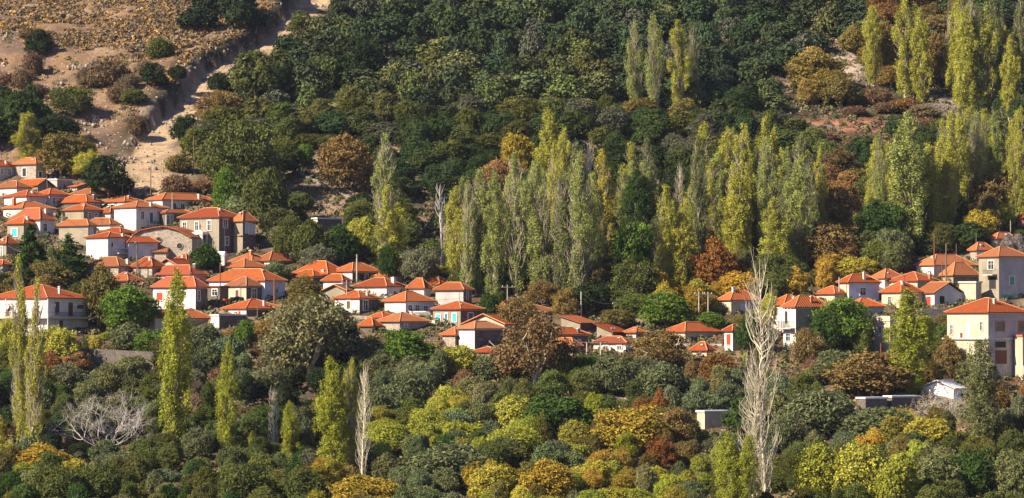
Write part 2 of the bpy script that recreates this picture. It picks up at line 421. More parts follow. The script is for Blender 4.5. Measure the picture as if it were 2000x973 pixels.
# thin autumn air over the valley
def haze():
    m = D.materials.new('haze_air'); m.use_nodes = True; t = m.node_tree; t.nodes.clear()
    v = t.nodes.new('ShaderNodeVolumePrincipled'); v.inputs['Color'].default_value = (.62, .74, 1.0, 1); v.inputs['Density'].default_value = HAZE
    o = t.nodes.new('ShaderNodeOutputMaterial'); t.links.new(v.outputs[0], o.inputs['Volume'])
    b = MB().box(-905, 905, -405, 1705, -40, 182).build('haze', m); tag(b, 'thin bluish air over the valley', 'haze', kind='stuff')
haze()
# ------------------------------------------------------------------ houses
HOUSE_BOX = []      # (xl, xr, vb) in photo pixels and world footprints, kept free of fill trees
ROOFBOX = []
def roof_part(kind, L, W, ze, rise, mat, parent, ov=.42, ridge=None, ridge_mat=None):
    hx, hy = L / 2 + ov, W / 2 + ov; t = .14
    mb = MB(); cap = MB(); zt = ze + t
    def pl(pts, face_u, org):
        uv = []
        fu = Vector(face_u).normalized(); P = [Vector(p) for p in pts]
        nrm = (P[1] - P[0]).cross(P[2] - P[0]).normalized(); fv = nrm.cross(fu)
        for p in P: uv.append((p.dot(fu), (p - P[0]).dot(fv)))
        mb.poly(pts, uv)
    A, B, C_, D_ = (-hx, -hy, zt), (hx, -hy, zt), (hx, hy, zt), (-hx, hy, zt)
    bot = [(-hx, -hy, ze), (hx, -hy, ze), (hx, hy, ze), (-hx, hy, ze)]
    caps = []
    if kind == 'hip':
        if ridge is None: ridge = max(abs(L - W) * .95, .6)
        if L >= W: r0, r1 = (-ridge / 2, 0, zt + rise), (ridge / 2, 0, zt + rise)
        else: r0, r1 = (0, ridge / 2, zt + rise), (0, -ridge / 2, zt + rise)
        if L >= W:
            pl([A, B, r1, r0], (1, 0, 0), 0); pl([B, C_, r1], (0, 1, 0), 0); pl([C_, D_, r0, r1], (-1, 0, 0), 0); pl([D_, A, r0], (0, -1, 0), 0)
            caps = [(A, r0), (B, r1), (C_, r1), (D_, r0), (r0, r1)]
        else:
            pl([A, B, r1], (1, 0, 0), 0); pl([B, C_, r0, r1], (0, 1, 0), 0); pl([C_, D_, r0], (-1, 0, 0), 0); pl([D_, A, r1, r0], (0, -1, 0), 0)
            caps = [(A, r1), (B, r1), (C_, r0), (D_, r0), (r0, r1)]
    elif kind == 'gr':      # ridge along x, gable ends at +-x
        r0, r1 = (-hx, 0, zt + rise), (hx, 0, zt + rise)
        pl([A, B, r1, r0], (1, 0, 0), 0); pl([C_, D_, r0, r1], (-1, 0, 0), 0)
        for x in (-hx, hx): mb.poly([(x, -hy, zt), (x, 0, zt + rise), (x, 0, zt + rise - t), (x, -hy, ze)]); mb.poly([(x, 0, zt + rise), (x, hy, zt), (x, hy, ze), (x, 0, zt + rise - t)])
        mb.poly([(-hx, -hy, ze), (-hx, 0, zt + rise - t), (hx, 0, zt + rise - t), (hx, -hy, ze)]); mb.poly([(-hx, hy, ze), (hx, hy, ze), (hx, 0, zt + rise - t), (-hx, 0, zt + rise - t)])
        caps = [(r0, r1), (A, r0), (B, r1)]
    elif kind == 'gl':      # ridge along y, gable ends at +-y
        r0, r1 = (0, -hy, zt + rise), (0, hy, zt + rise)
        pl([D_, A, r0, r1], (0, -1, 0), 0); pl([B, C_, r1, r0], (0, 1, 0), 0)
        for y in (-hy, hy): mb.poly([(-hx, y, zt), (0, y, zt + rise), (0, y, zt + rise - t), (-hx, y, ze)]); mb.poly([(0, y, zt + rise), (hx, y, zt), (hx, y, ze), (0, y, zt + rise - t)])
        mb.poly([(-hx, -hy, ze), (-hx, hy, ze), (0, hy, zt + rise - t), (0, -hy, zt + rise - t)]); mb.poly([(hx, -hy, ze), (0, -hy, zt + rise - t), (0, hy, zt + rise - t), (hx, hy, ze)])
        caps = [(r0, r1), (A, r0), (B, r0)]
    elif kind == 'mono':    # high at -x, low at +x
        a, d = (-hx, -hy, zt + rise), (-hx, hy, zt + rise)
        pl([a, B, C_, d], (0, 1, 0), 0)
        mb.poly([(-hx, -hy, ze + rise), (hx, -hy, ze), (hx, -hy, zt), (-hx, -hy, zt + rise)]); mb.poly([(hx, -hy, ze), (hx, hy, ze), (hx, hy, zt), (hx, -hy, zt)])
        mb.poly([(-hx, -hy, ze + rise), (-hx, hy, ze + rise), (hx, hy, ze), (hx, -hy, ze)]); caps = [(a, d)]
    elif kind == 'lean':    # slopes down towards the left wall (-y)
        a, d = (-hx, hy, zt + rise), (hx, hy, zt + rise)
        pl([A, B, d, a], (1, 0, 0), 0); mb.poly([(hx, -hy, ze), (hx, hy, ze + rise), (hx, hy, zt + rise), (hx, -hy, zt)])
        mb.poly([A, a, (-hx, hy, ze + rise), (-hx, -hy, ze)]); mb.poly([(-hx, -hy, ze), (-hx, hy, ze + rise), (hx, hy, ze + rise), (hx, -hy, ze)])
    elif kind == 'flat':
        mb.box(-hx + .25, hx - .25, -hy + .25, hy - .25, ze, ze + .3)
    if kind != 'flat':
        if kind == 'hip': mb.poly(bot[::-1])
        q = [A, B, C_, D_]
        if kind == 'hip':
            for k in range(4): mb.poly([bot[k], bot[(k + 1) % 4], q[(k + 1) % 4], q[k]])
        elif kind in ('gr', 'lean'): mb.poly([bot[0], bot[1], B, A])
        if kind == 'gr': mb.poly([bot[2], bot[3], D_, C_])
        if kind == 'gl': mb.poly([bot[1], bot[2], C_, B]); mb.poly([bot[3], bot[0], A, D_])
    ro = mb.build('roof', mat, parent)
    if caps and ridge_mat:
        for p, q in caps: cap.tube([Vector(p) + Vector((0, 0, .03)), Vector(q) + Vector((0, 0, .03))], .095, 5)
        cap.build('ridge_tiles', ridge_mat, ro)
    return ro

WSTY = dict(W=('trimw', 'glass'), D=(None, 'dark'), R=('trimw', 'red'), T=('trimw', 'teal'), t=('trimw', 'tealD'), G=('trimw', 'green'), P=('trimw', 'pale'), p=(None, 'pale'), B=(None, 'wood'), b=('trimw', 'wood'), O=('orangewood', 'glass'), r=(None, 'red'), g=(None, 'green'), X=('eave', 'glass'), S=('stone', 'dark'), d=('trimw', 'dark'))
def H(label, xl, xc, xr, ve, vr, vb, wall='white', th=40, roof='hip', rmat='tile', wins=(), chim=(), name='village_house', cat='house', ridge=None, vbr=None, wall_r=None, balc=(), ov=.42, group='village houses', eave=True):
    X, Y, Z = at(xc, vb); s = Y / FPX; t = R(th)
    L = max((xc - xl) * s / math.cos(t), 2.2); W = max((xr - xc) * s / math.sin(t), 2.2)
    Hh = (vb - ve) * s; rise = max((ve - vr) * s, .3)
    a = Vector((-math.cos(t), math.sin(t), 0)); b = Vector((math.sin(t), math.cos(t), 0))
    cen = Vector((X, Y, Z)) + a * L / 2 + b * W / 2
    e = empty(name, cen, -t); tag(e, label, cat, group)
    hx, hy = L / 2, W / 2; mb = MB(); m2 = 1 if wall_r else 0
    zt = Hh
    # walls with a plinth down into the slope
    def wl(p, q, mi=0, top=None):
        t0, t1 = top or (zt, zt)
        mb.poly([(*p, -3), (*q, -3), (*q, t1), (*p, t0)], mi=mi)
    if roof == 'mono':
        k = rise / (L + 2 * ov); t0, t1 = zt + rise - k * ov, zt + k * ov
        wl((-hx, -hy), (hx, -hy), 0, (t0, t1)); wl((hx, -hy), (hx, hy), m2, (t1, t1)); wl((hx, hy), (-hx, hy), 0, (t1, t0)); wl((-hx, hy), (-hx, -hy), 0, (t0, t0))
    elif roof == 'lean':
        k = rise / (W + 2 * ov); t0, t1 = zt + k * ov, zt + rise - k * ov
        wl((-hx, -hy), (hx, -hy), 0, (t0, t0)); wl((hx, -hy), (hx, hy), m2, (t0, t1)); wl((hx, hy), (-hx, hy), 0, (t1, t1)); wl((-hx, hy), (-hx, -hy), 0, (t1, t0))
    else:
        wl((-hx, -hy), (hx, -hy)); wl((hx, -hy), (hx, hy), m2); wl((hx, hy), (-hx, hy)); wl((-hx, hy), (-hx, -hy))
        if roof == 'gr':
            gp = zt + rise * hy / (hy + ov)
            for x in (-hx, hx): mb.poly([(x, -hy, zt), (x, hy, zt), (x, 0, gp)], mi=m2 if x > 0 else 0)
        if roof == 'gl':
            gp = zt + rise * hx / (hx + ov)
            for y in (-hy, hy): mb.poly([(-hx, y, zt), (hx, y, zt), (0, y, gp)])
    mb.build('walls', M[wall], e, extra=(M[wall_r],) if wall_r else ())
    if roof != 'none':
        ro = roof_part(roof, L, W, Hh + .002, rise, M[rmat], e, ov, ridge, M['ridge'] if rmat in ('tile', 'tileo', 'tiler', 'tiled') else None)
        if eave and roof == 'hip':
            MB().box(-hx - .07, hx + .07, -hy - .07, hy + .07, Hh - .16, Hh - .004).build('cornice', M['trimw' if wall in ('white', 'cream', 'lilac', 'pink') else 'eave'], e)
    # openings, given in photo pixels
    for (x0, x1, y0, y1, st) in wins:
        xm = (x0 + x1) / 2; z0, z1 = (vb - y1) * s, (vb - y0) * s
        fr, pn = WSTY[st]; 
        if xm <= xc:
            u0, u1 = hx - (xc - x0) / max(xc - xl, 1) * L, hx - (xc - x1) / max(xc - xl, 1) * L; left = True
        else:
            u0, u1 = -hy + (x0 - xc) / max(xr - xc, 1) * W, -hy + (x1 - xc) / max(xr - xc, 1) * W; left = False
        def bx(m, a0, a1, d0, d1, c0, c1):
            if left: m.box(a0, a1, -hy - d1, -hy - d0, c0, c1)
            else: m.box(hx + d0, hx + d1, a0, a1, c0, c1)
        f = .17; door = z0 < .6 and z1 - z0 > 1.4
        nm = 'door' if (door or st in 'tB' and z1 - z0 > 1.7) else 'window'
        pm = MB(); bx(pm, u0, u1, -.02, .025, z0, z1)
        if fr:
            fm = MB()
            bx(fm, u0 - f, u0, -.02, .11, z0 - (0 if door else f * .6), z1 + f); bx(fm, u1, u1 + f, -.02, .11, z0 - (0 if door else f * .6), z1 + f)
            bx(fm, u0, u1, -.02, .11, z1, z1 + f)
            if not door: bx(fm, u0, u1, -.02, .14, z0 - f * .6, z0)
            fo = fm.build(nm, M[fr], e)
            pm.build({'glass': 'pane', 'dark': 'opening'}.get(pn, 'shutter' if nm == 'window' else 'door_leaf'), M[pn], fo)
            if pn == 'glass' and u1 - u0 > .5:
                c = MB(); um = (u0 + u1) / 2; bx(c, um - .035, um + .035, .025, .06, z0, z1); bx(c, u0, u1, .025, .055, z0 + (z1 - z0) * .62, z0 + (z1 - z0) * .62 + .05); c.build('sash', M['trimw'] if fr == 'trimw' else M[fr], fo)
        else:
            fo = pm.build(nm, M[pn], e)
            lm = MB(); bx(lm, u0 - .08, u1 + .08, -.02, .12, z0 - .07, z0); lm.build('sill', M['eave'], fo)
    for (x0, x1, y0, y1) in balc:      # slab bottom y1, rail top y0
        xm = (x0 + x1) / 2; left = xm <= xc; zb, ztp = (vb - y1) * s, (vb - y0) * s; d = 1.15
        if left: u0, u1 = hx - (xc - x0) / max(xc - xl, 1) * L, hx - (xc - x1) / max(xc - xl, 1) * L
        else: u0, u1 = -hy + (x0 - xc) / max(xr - xc, 1) * W, -hy + (x1 - xc) / max(xr - xc, 1) * W
        def bx(m, a0, a1, d0, d1, c0, c1):
            if left: m.box(a0, a1, -hy - d1, -hy - d0, c0, c1)
            else: m.box(hx + d0, hx + d1, a0, a1, c0, c1)
        m = MB(); bx(m, u0, u1, -.02, d, zb, zb + .16); bo = m.build('balcony', M['concrete'], e)
        m = MB(); bx(m, u0, u1, d - .05, d - .01, ztp - .05, ztp)
        for k in range(int((u1 - u0) / .16) + 1): q = u0 + k * .16; bx(m, q, q + .03, d - .045, d - .015, zb + .16, ztp - .05)
        for q in (u0, u1 - .04): bx(m, q, q + .04, 0, d - .05, ztp - .05, ztp)
        m.build('railing', M['iron'], bo)
    for ch in chim:                    # (x, top row, foot row, material, width px)
        x, y0, y1, mt, wp = ch
        # stand it on the roof where its column meets the plan
        t_ = (x - xc) * s; q = Vector((X + t_, Y + (W * math.cos(t) + L * math.sin(t)) * .32, 0)) - cen
        lx, ly = q.x * math.cos(t) - q.y * math.sin(t), q.x * math.sin(t) + q.y * math.cos(t)
        lx = min(max(lx, -hx + .3), hx - .3); ly = min(max(ly, -hy + .3), hy - .3)
        h = wp * s / 2; zt_, zb_ = (vb - y0) * s, max(Hh, (vb - y1) * s - .8)
        m = MB(); m.box(lx - h, lx + h, ly - h, ly + h, zb_, zt_ - .2); co = m.build('chimney', M[mt], ro)
        MB().box(lx - h - .08, lx + h + .08, ly - h - .08, ly + h + .08, zt_ - .2, zt_ - .08).box(lx - h * .6, lx + h * .6, ly - h * .6, ly + h * .6, zt_ - .08, zt_).build('chimney_cap', M['concrete'], co)
    HOUSE_BOX.append((cen.x, cen.y, max(L, W) / 2 + 2.2)); ROOFBOX.append((xl, xr, vr, vb, Y))
    return e, s, L, W, Hh
G1 = 'red roofed houses of the upper left village'
_H = H; _hr = random.Random(21)
def H(label, xl, xc, xr, ve, vr, vb, *a, **k):
    """adds the small chimney or aerial most roofs carry"""
    roof = k.get('roof', a[2] if len(a) > 2 else 'hip')
    if roof == 'hip' and not k.get('chim') and _hr.random() < .5:
        x = _hr.uniform(xc - 8, xr - 6) if xr - xc > 20 else _hr.uniform((xl + xc) / 2, xc); k['chim'] = [(x, vr - 1 + _hr.uniform(-1, 4), ve - 3, _hr.choice(('white', 'brick', 'stoned', 'grey', 'concrete')), _hr.uniform(4, 5.5))]
    q = _H(label, xl, xc, xr, ve, vr, vb, *a, **k)
    if roof == 'hip' and _hr.random() < .45:
        e, s, L, W, Hh = q; x, y = _hr.uniform(-.3, .3) * L, _hr.uniform(-.2, .2) * W; z = Hh + (ve - vr) * s * .5; t = z + _hr.uniform(2.2, 3.4); m = MB()
        m.tube([(x, y, Hh), (x, y, t)], .045, 5)
        for i in range(4): m.tube([(x - .5 + .08 * i, y - .3 + .2 * i, t - .1), (x + .5 - .08 * i, y - .3 + .2 * i, t - .1)], .025, 4)
        m.tube([(x, y - .4, t - .1), (x, y + .5, t - .1)], .025, 4); m.build('aerial', M['iron'], e)
    return q
# upper left
H('rough stone house with a white-framed window, highest in the village', 24, 69.5, 86, 321, 308, 354, 'stone', 35, wins=[(41, 49, 328, 344, 'd'), (74, 79, 335, 346, 'd')])
H('shaded house at the picture edge joined to the topmost stone house', -28, -10, 24, 325, 314, 354, 'grey', 40, wins=[(-1, 3, 330, 340, 'W'), (10, 16, 330, 341, 'W')])
H('flat-topped grey building with a white parapet beside the topmost stone house', 68, 111, 137, 352, 348, 374, 'grey', 38, 'flat', 'trimw')
H('long gabled house below the topmost stone house', 24, 73, 98, 363, 350, 380, 'tan', 40, 'gr')
H('white-walled house at the picture edge, third row from the top', -14, 32, 57, 367, 354, 386, 'white', 38, rmat='tile')
H('tiny tiled hut between flat-topped building and dark oak', 139, 150, 164, 366, 359, 374, 'grey', 40, 'lean')
H('house with a shaded bay and two small windows beside a leaning pole', 66, 96, 127, 381, 369, 406, 'grey', 42, wins=[(101, 106, 387, 399, 'W'), (112, 117, 387, 393, 'W')])
H('hip-roofed house with a cream strip of wall left of the wide dark oak', 136, 177, 213, 380, 367, 392, 'cream', 40, chim=[(216, 378, 386, 'brick', 4)])
H('white house with lilac shaded side and two small windows at left', 2, 51, 97, 384, 371, 410, 'white', 42, wins=[(58, 64, 390, 395, 'W'), (84, 89, 393, 403, 'W')])
H('long low roof with a dark gable above the big white house', 186, 243, 280, 395, 384, 412, 'white', 40, wins=[(200, 208, 402, 407, 'D')], chim=[(248, 381, 388, 'clay', 4)])
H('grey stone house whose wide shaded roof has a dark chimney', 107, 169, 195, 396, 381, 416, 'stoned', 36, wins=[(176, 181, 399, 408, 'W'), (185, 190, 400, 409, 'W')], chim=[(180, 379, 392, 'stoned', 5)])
H('white low house with a red brick chimney at the left edge', 1, 44, 97, 407, 393, 430, 'white', 42, wins=[(84, 89, 414, 420, 'W')], chim=[(22.5, 385, 402, 'clay', 6)])
H('tan house with two white-framed windows on its shaded side, above the grey blank one', 123, 163, 195, 411, 398, 436, 'tan', 40, wins=[(171, 176, 416, 426, 'W'), (181, 187, 417, 427, 'W')])
H('small roof wedged between the tan house and the big white house', 195, 215, 236, 417, 402, 430, 'white', 40)
H('long-roofed house behind shrubs just under the pale gully', 284, 317, 412, 391, 377, 418, 'white', 48, wins=[(300, 306, 396, 402, 'W'), (336, 341, 397, 412, 'b'), (350, 356, 398, 409, 'W')])
H('large white two-storey house with a small iron balcony on the shaded side', 218, 265.6, 319.5, 406, 393.5, 458, 'white', 42, wins=[(274, 279, 414, 428, 'W'), (289, 295, 415, 434, 't'), (305, 309, 416, 433, 'W'), (275, 281, 444, 453, 'D')], balc=[(285, 311, 432, 440)])
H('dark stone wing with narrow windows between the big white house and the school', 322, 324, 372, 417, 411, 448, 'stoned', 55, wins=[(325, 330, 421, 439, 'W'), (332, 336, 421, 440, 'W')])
H('house with a faded brown roof and a white side wall above the firs', 14, 78, 102, 430, 407, 462, 'white', 38, rmat='tileo', wins=[(83, 89, 437, 452, 'W')])
H('tan house with one turquoise window framed in white', 10, 46, 73, 438, 423, 468, 'tan', 38, wins=[(20, 32, 447, 462, 'T')])
H('blank grey rendered house beside a dark pole', 110, 172, 185, 442, 430, 482, 'tan', 32, wins=[(175, 179, 446, 458, 'P')])
H('low white strip of a house under a bright roof, left of the big white house', 160, 215, 231, 440, 427, 454, 'white', 35)
H('low roof peeping out behind the second white house', 186, 235, 262, 456, 445, 468, 'white', 38)
H('second white two-storey house with white balcony doors, below the larger one', 163, 210.5, 253, 465, 454, 512, 'white', 42, wins=[(216, 219, 474, 483, 'W'), (227, 234, 472, 489, 'p'), (240, 244, 475, 484, 'W')], balc=[(223, 247, 487, 496)])
H('lilac shaded wing with one pale shutter, joined to the second white house', 249, 251, 305, 475, 464, 508, 'white', 62, wins=[(290, 296, 486, 498, 'P')])
H('small tan house at the picture edge under the turquoise-window house', -8, 12, 32, 477, 463, 502, 'tan', 40, wins=[(0, 4, 482, 500, 'W')])
H('lowest roof at the picture edge, above the two-storey balcony house', -20, 5, 22, 518, 509, 530, 'grey', 40)
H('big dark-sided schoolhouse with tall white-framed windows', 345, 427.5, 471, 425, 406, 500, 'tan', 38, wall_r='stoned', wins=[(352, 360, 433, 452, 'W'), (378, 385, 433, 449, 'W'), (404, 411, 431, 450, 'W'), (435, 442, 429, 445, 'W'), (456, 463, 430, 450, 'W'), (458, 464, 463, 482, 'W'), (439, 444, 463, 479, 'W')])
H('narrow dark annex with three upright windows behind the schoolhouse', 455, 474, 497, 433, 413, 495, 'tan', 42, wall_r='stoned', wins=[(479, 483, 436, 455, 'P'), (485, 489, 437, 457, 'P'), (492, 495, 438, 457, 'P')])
H('small lean-to porch roof on the dark annex', 468, 472, 494, 462, 457, 494, 'stoned', 48, 'hip')
H('small tiled porch beside the bell tower', 408, 412, 431, 473, 464, 492, 'cream', 55)
# lower left quarter
H('stone house with a small blue-white door below the second white house', 161, 231, 260, 521, 503, 545, 'stone', 34, wins=[(176, 183, 528, 545, 'P'), (237, 241, 527, 536, 'W'), (247, 253, 527, 539, 'W')], chim=[(246, 505, 514, 'white', 5)])
H('stone house with a steep bright roof, crossed by two leaning poles', 255, 297, 318, 522, 503, 546, 'stone', 36)
H('low annex with a dusty roof in front of the small-door stone house', 208, 250, 275, 550, 534, 558, 'stoned', 36, 'hip', 'tileo')
H('white rendered gable building behind the pink house', 300, 352, 385, 524, 507, 536, 'grey', 28, 'gl', 'tiled')
H('low tiled outhouse between church and dark tree', 337, 364, 381, 510, 497, 520, 'white', 36, chim=[])
H('pink and red house with a red satellite-dish wall', 289, 373, 399, 537, 519, 560, 'pink', 36, rmat='tiled', wins=[(303, 311, 543, 552, 'R'), (320, 328, 543, 552, 'R'), (380, 385, 545, 556, 'W')], chim=[(378, 514, 528, 'stoned', 6)])
H('white house with a red shuttered window half hidden by the tall full poplar', 293, 382, 402, 562, 542, 612, 'white', 34, rmat='tiled', wall_r='stoned', wins=[(301, 314, 572, 587, 'R'), (385, 389, 568, 588, 'W')])
H('low bright-roofed house behind the foot of the tall full poplar', 276, 303, 405, 623, 607, 654, 'cream', 52, wins=[(280, 289, 632, 640, 'D')])
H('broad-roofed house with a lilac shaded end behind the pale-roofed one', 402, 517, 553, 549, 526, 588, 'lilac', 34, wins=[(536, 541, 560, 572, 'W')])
H('cream house with an old pale roof and a white-framed brown window', 440, 481, 512, 560, 542, 592, 'cream', 40, rmat='tileo', wall_r='stoned', wins=[(459, 466, 567, 583, 'b'), (491, 499, 565, 584, 'W')])
H('open dark porch with glazed door joined to the cream old-roofed house', 404, 430, 437, 562, 556, 594, 'stoned', 40, 'flat', 'wood', wins=[(414, 424, 566, 578, 'W')])
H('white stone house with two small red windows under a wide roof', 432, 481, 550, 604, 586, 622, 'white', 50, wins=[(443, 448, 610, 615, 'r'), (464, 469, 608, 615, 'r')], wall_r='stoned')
H('flat-roofed dark shed with a small white end wall and window', 410, 428, 478, 617, 614, 645, 'white', 52, 'flat', 'concrete', wall_r='stoned', wins=[(411, 418, 631, 641, 'W')], name='shed', cat='shed')
H('house with three blue-white windows on its dark side, beside the clothes line', 433, 477, 519, 523, 507, 544, 'cream', 42, wall_r='stoned', wins=[(485, 492, 527, 534, 'W'), (498, 503, 528, 538, 'P'), (504, 510, 528, 538, 'P')])
H('house with a brick chimney behind the clothes-line house', 447, 492, 527, 512, 495, 528, 'cream', 42, chim=[(488.5, 488, 499, 'brick', 6)])
H('wide low roof at the upper right of the clothes-line house', 497, 527, 583, 511, 493, 526, 'white', 48, wall_r='stoned')
H('big roof whose ridge is the highest of the middle row', 568, 640, 679, 537, 511, 552, 'stoned', 38)
H('lower front roof with a square chimney against the big middle roof', 565, 612, 640, 541, 528, 556, 'stoned', 40, chim=[(634, 526, 539, 'concrete', 6)])
H('small white-walled house with a bright roof left of the crossarm pole', 630, 669, 679, 550, 537, 574, 'white', 34)
H('plain tan gable wall under the crossarm pole', 634, 674, 680, 569, 558, 588, 'tan', 30, 'gl', 'tileo')
H('house with a dark open porch and bright roof above the long chimneyed one', 651, 688, 740, 531, 514, 550, 'white', 44, wall_r='stoned', wins=[(703, 707, 536, 547, 'D'), (712, 717, 536, 547, 'W'), (724, 731, 537, 547, 'D')])
H('orange roof behind a thin pole, right of the porch house', 735, 757, 785, 541, 526, 552, 'white', 44)
H('long house with a tall white chimney and rosy wall', 690, 755, 790, 561, 544, 582, 'white', 38, wins=[(710, 718, 569, 577, 'b')], chim=[(767.5, 541, 557, 'white', 7)])
H('white house with a dark red window and a framed shaded window, mid village', 652, 702, 738, 584, 570, 616, 'white', 40, wall_r='stoned', wins=[(677, 684, 589, 603, 'b'), (709, 717, 588, 607, 'W')])
H('blue-grey sided house with three framed windows', 750, 792, 847, 590, 571, 618, 'white', 44, wall_r='lilac', wins=[(797, 804, 597, 611, 'W'), (810, 818, 597, 611, 'W'), (826, 834, 598, 612, 'W')])  # blue-grey of the shaded side is put into its wall colour
H('blank stone-walled house with a very wide bright roof, lowest of its row', 733, 781, 836, 629, 612, 652, 'stone', 46, wins=[(789, 795, 634, 639, 'W')])
H('low side roof left of the blank stone-walled house', 703, 728, 738, 638, 622, 650, 'stoned', 36)
H('roof strip just behind the blank stone-walled house', 722, 748, 772, 621, 611, 632, 'stoned', 40)
H('small white-walled house with weathered hip roof among shrubs', 797, 828, 840, 564, 545, 582, 'white', 34)
H('bright roof with pale ridge behind the blank grey cube house', 826, 858, 878, 556, 541, 566, 'white', 40)
H('blank grey cube-like house with a wide overhanging roof', 850, 905, 921, 567, 553, 603, 'grey', 30, wall_r='stoned', wins=[(911, 914, 571, 585, 'X')])
H('tan house with turquoise shutters and a dark teal door, all framed white', 845, 899.5, 942, 605, 590, 640, 'tan', 40, wall_r='stoned', wins=[(852, 860, 615, 630, 'T'), (869, 874, 613, 636, 't'), (884, 892, 613, 629, 'T'), (914, 923, 612, 624, 't')])
H('gable-fronted cream house edged with tiles behind the brown-roofed one', 906, 985, 1015, 635, 615, 655, 'cream', 28, 'gl')
H('tall dark-sided house with an old brown roof', 896, 927, 982, 643, 629, 684, 'white', 46, rmat='tileo', wall_r='stoned', wins=[(936, 942, 648, 662, 'B')])
H('stone house with a pair of white-framed windows on its shaded side', 864, 889, 919, 656, 641, 680, 'stone', 42, wall_r='stoned', wins=[(897, 902, 659, 668, 'W'), (907, 912, 659, 668, 'W')])
H('weathered long roof over a white wall with arches', 980, 1025, 1090, 609, 596, 630, 'white', 46, rmat='tileo', wins=[(997, 1006, 616, 624, 'D'), (1016, 1020, 613, 624, 'D')])
H('bright fragment of roof left of the arch-walled house', 970, 985, 1000, 604, 593, 620, 'stoned', 40)
H('lowest orange roof fragment under the dark-sided house', 922, 960, 988, 689, 680, 700, 'stone', 40)
H('tan shed with a slanting roof beside a thick pale pole', 1096, 1133, 1167, 632, 617, 652, 'tan', 34, 'mono', wall_r='stoned', name='shed', cat='shed')
H('second slanting-roofed shed, right of the first and lower', 1166, 1195, 1224, 650, 633, 666, 'tan', 34, 'mono', wall_r='stoned', name='shed', cat='shed')
H('small bright roof with a pale gable at the end of the shed row', 1222, 1242, 1259, 651, 642, 662, 'grey', 42)
H('low white house with two framed openings under a red roof', 1160, 1222, 1240, 671, 659, 694, 'white', 28, wins=[(1180, 1188, 676, 682, 'X'), (1206, 1214, 676, 682, 'X')], rmat='tiled')
H('dark-sided house with a tumbled roof edge and one pale door', 1058, 1085, 1150, 655, 642, 684, 'grey', 50, wall_r='stoned', wins=[(1128, 1136, 662, 678, 'p')])
H('low orange roof in front of the tumbled-roof house', 1075, 1120, 1134, 678, 662, 694, 'grey', 36)
H('wide isolated roof under the twin wooden poles', 1299, 1338, 1420, 649, 631, 668, 'cream', 48)
H('small orange roof below the wide isolated one', 1352, 1380, 1392, 686, 670, 700, 'cream', 36)
H('tiny house with red shutters left of the huge leafless poplar', 1416, 1431, 1453, 648, 636, 688, 'white', 52, wall_r='grey', wins=[(1420, 1427, 653, 674, 'r')])
# right village
H('cream-white house with a tall chimney behind the huge leafless poplar', 1407, 1428, 1484, 587, 567, 614, 'cream', 60, rmat='tiler', wins=[(1449, 1459, 596, 606, 'P')], chim=[(1434, 560, 578, 'concrete', 5)])
H('back roof joined to the tall balcony house', 1506, 1532, 1580, 597, 577, 650, 'white', 58, rmat='tile')
H('tall plain tan house with a white-railed balcony', 1533, 1554, 1622, 601, 579, 694, 'white', 62, wall_r='tan', rmat='tiler', wins=[(1538, 1545, 652, 666, 'W'), (1569, 1578, 645, 662, 'P'), (1536, 1541, 608, 632, 'D'), (1545, 1551, 608, 630, 'p')], balc=[(1532, 1553, 628, 643)])
H('low roofs strung out left of the blue-white house', 1596, 1630, 1660, 575, 560, 592, 'cream', 45, rmat='tiler')
H('blue-white house with one dark window and a ribbed roof', 1641, 1658, 1720, 553, 537, 592, 'cream', 64, wall_r='lilac', rmat='tiler', wins=[(1681, 1692, 563, 577, 'W')], chim=[(1690, 531, 540, 'concrete', 5)])  # right wall's blue is grazing light put into its plaster colour
H('low ribbed roof in front of the blue-white house', 1655, 1676, 1728, 600, 584, 622, 'grey', 62, rmat='tiler')
H('ribbed roof with two stub chimneys behind the blue-white house', 1705, 1728, 1768, 545, 527, 562, 'white', 55, rmat='tiler', chim=[(1737, 532, 541, 'brick', 5)])
H('house with a wide low roof right of the stub-chimney roof', 1742, 1792, 1838, 550, 533, 570, 'cream', 44)
H('cream box house directly behind the thick pyramid-shaped poplar', 1726, 1760, 1806, 572, 550, 604, 'cream', 50, wins=[(1738, 1743, 580, 592, 'X')])
H('white gable house with a dark doorway, on the stone retaining wall', 1797, 1825, 1884, 574, 553, 604, 'white', 60, 'gr', wins=[(1836, 1846, 579, 601, 'D'), (1803, 1807, 581, 595, 'r'), (1812, 1819, 580, 600, 'r'), (1876, 1881, 584, 598, 'b')])
H('long ribbed roof with a white end wall, high on the right', 1795, 1825, 1912, 519, 498, 540, 'white', 56, rmat='tiler', chim=[(1826, 499, 508, 'white', 5)])
H('ribbed roof with a small chimney under the long high one', 1843, 1862, 1915, 539, 514, 558, 'tan', 58, rmat='tiler', chim=[(1866, 524, 533, 'brick', 6)])
H('stone and white house with a red roof behind the tall grey one', 1897, 1908, 1942, 490, 475, 512, 'stone', 60, wall_r='white', rmat='tiler', wins=[(1918, 1923, 496, 508, 'W')])
H('topmost red-roofed small house beside the rock outcrop', 1937, 1948, 1988, 468, 456, 492, 'cream', 60, rmat='tiler')
H('pinkish house cut by the picture edge above the rock outcrop', 1996, 2001, 2020, 427, 418, 450, 'pink', 60)
H('tall grey two-storey house with green shutter and small balcony', 1918, 1951, 2014, 502, 483, 590, 'tan', 55, wall_r='grey', rmat='tiler', wins=[(1934, 1943, 510, 526, 'W'), (1974, 1984, 540, 557, 'G'), (1958, 1983, 576, 586, 'g'), (1935, 1946, 541, 565, 'D')], balc=[(1932, 1948, 527, 538)])
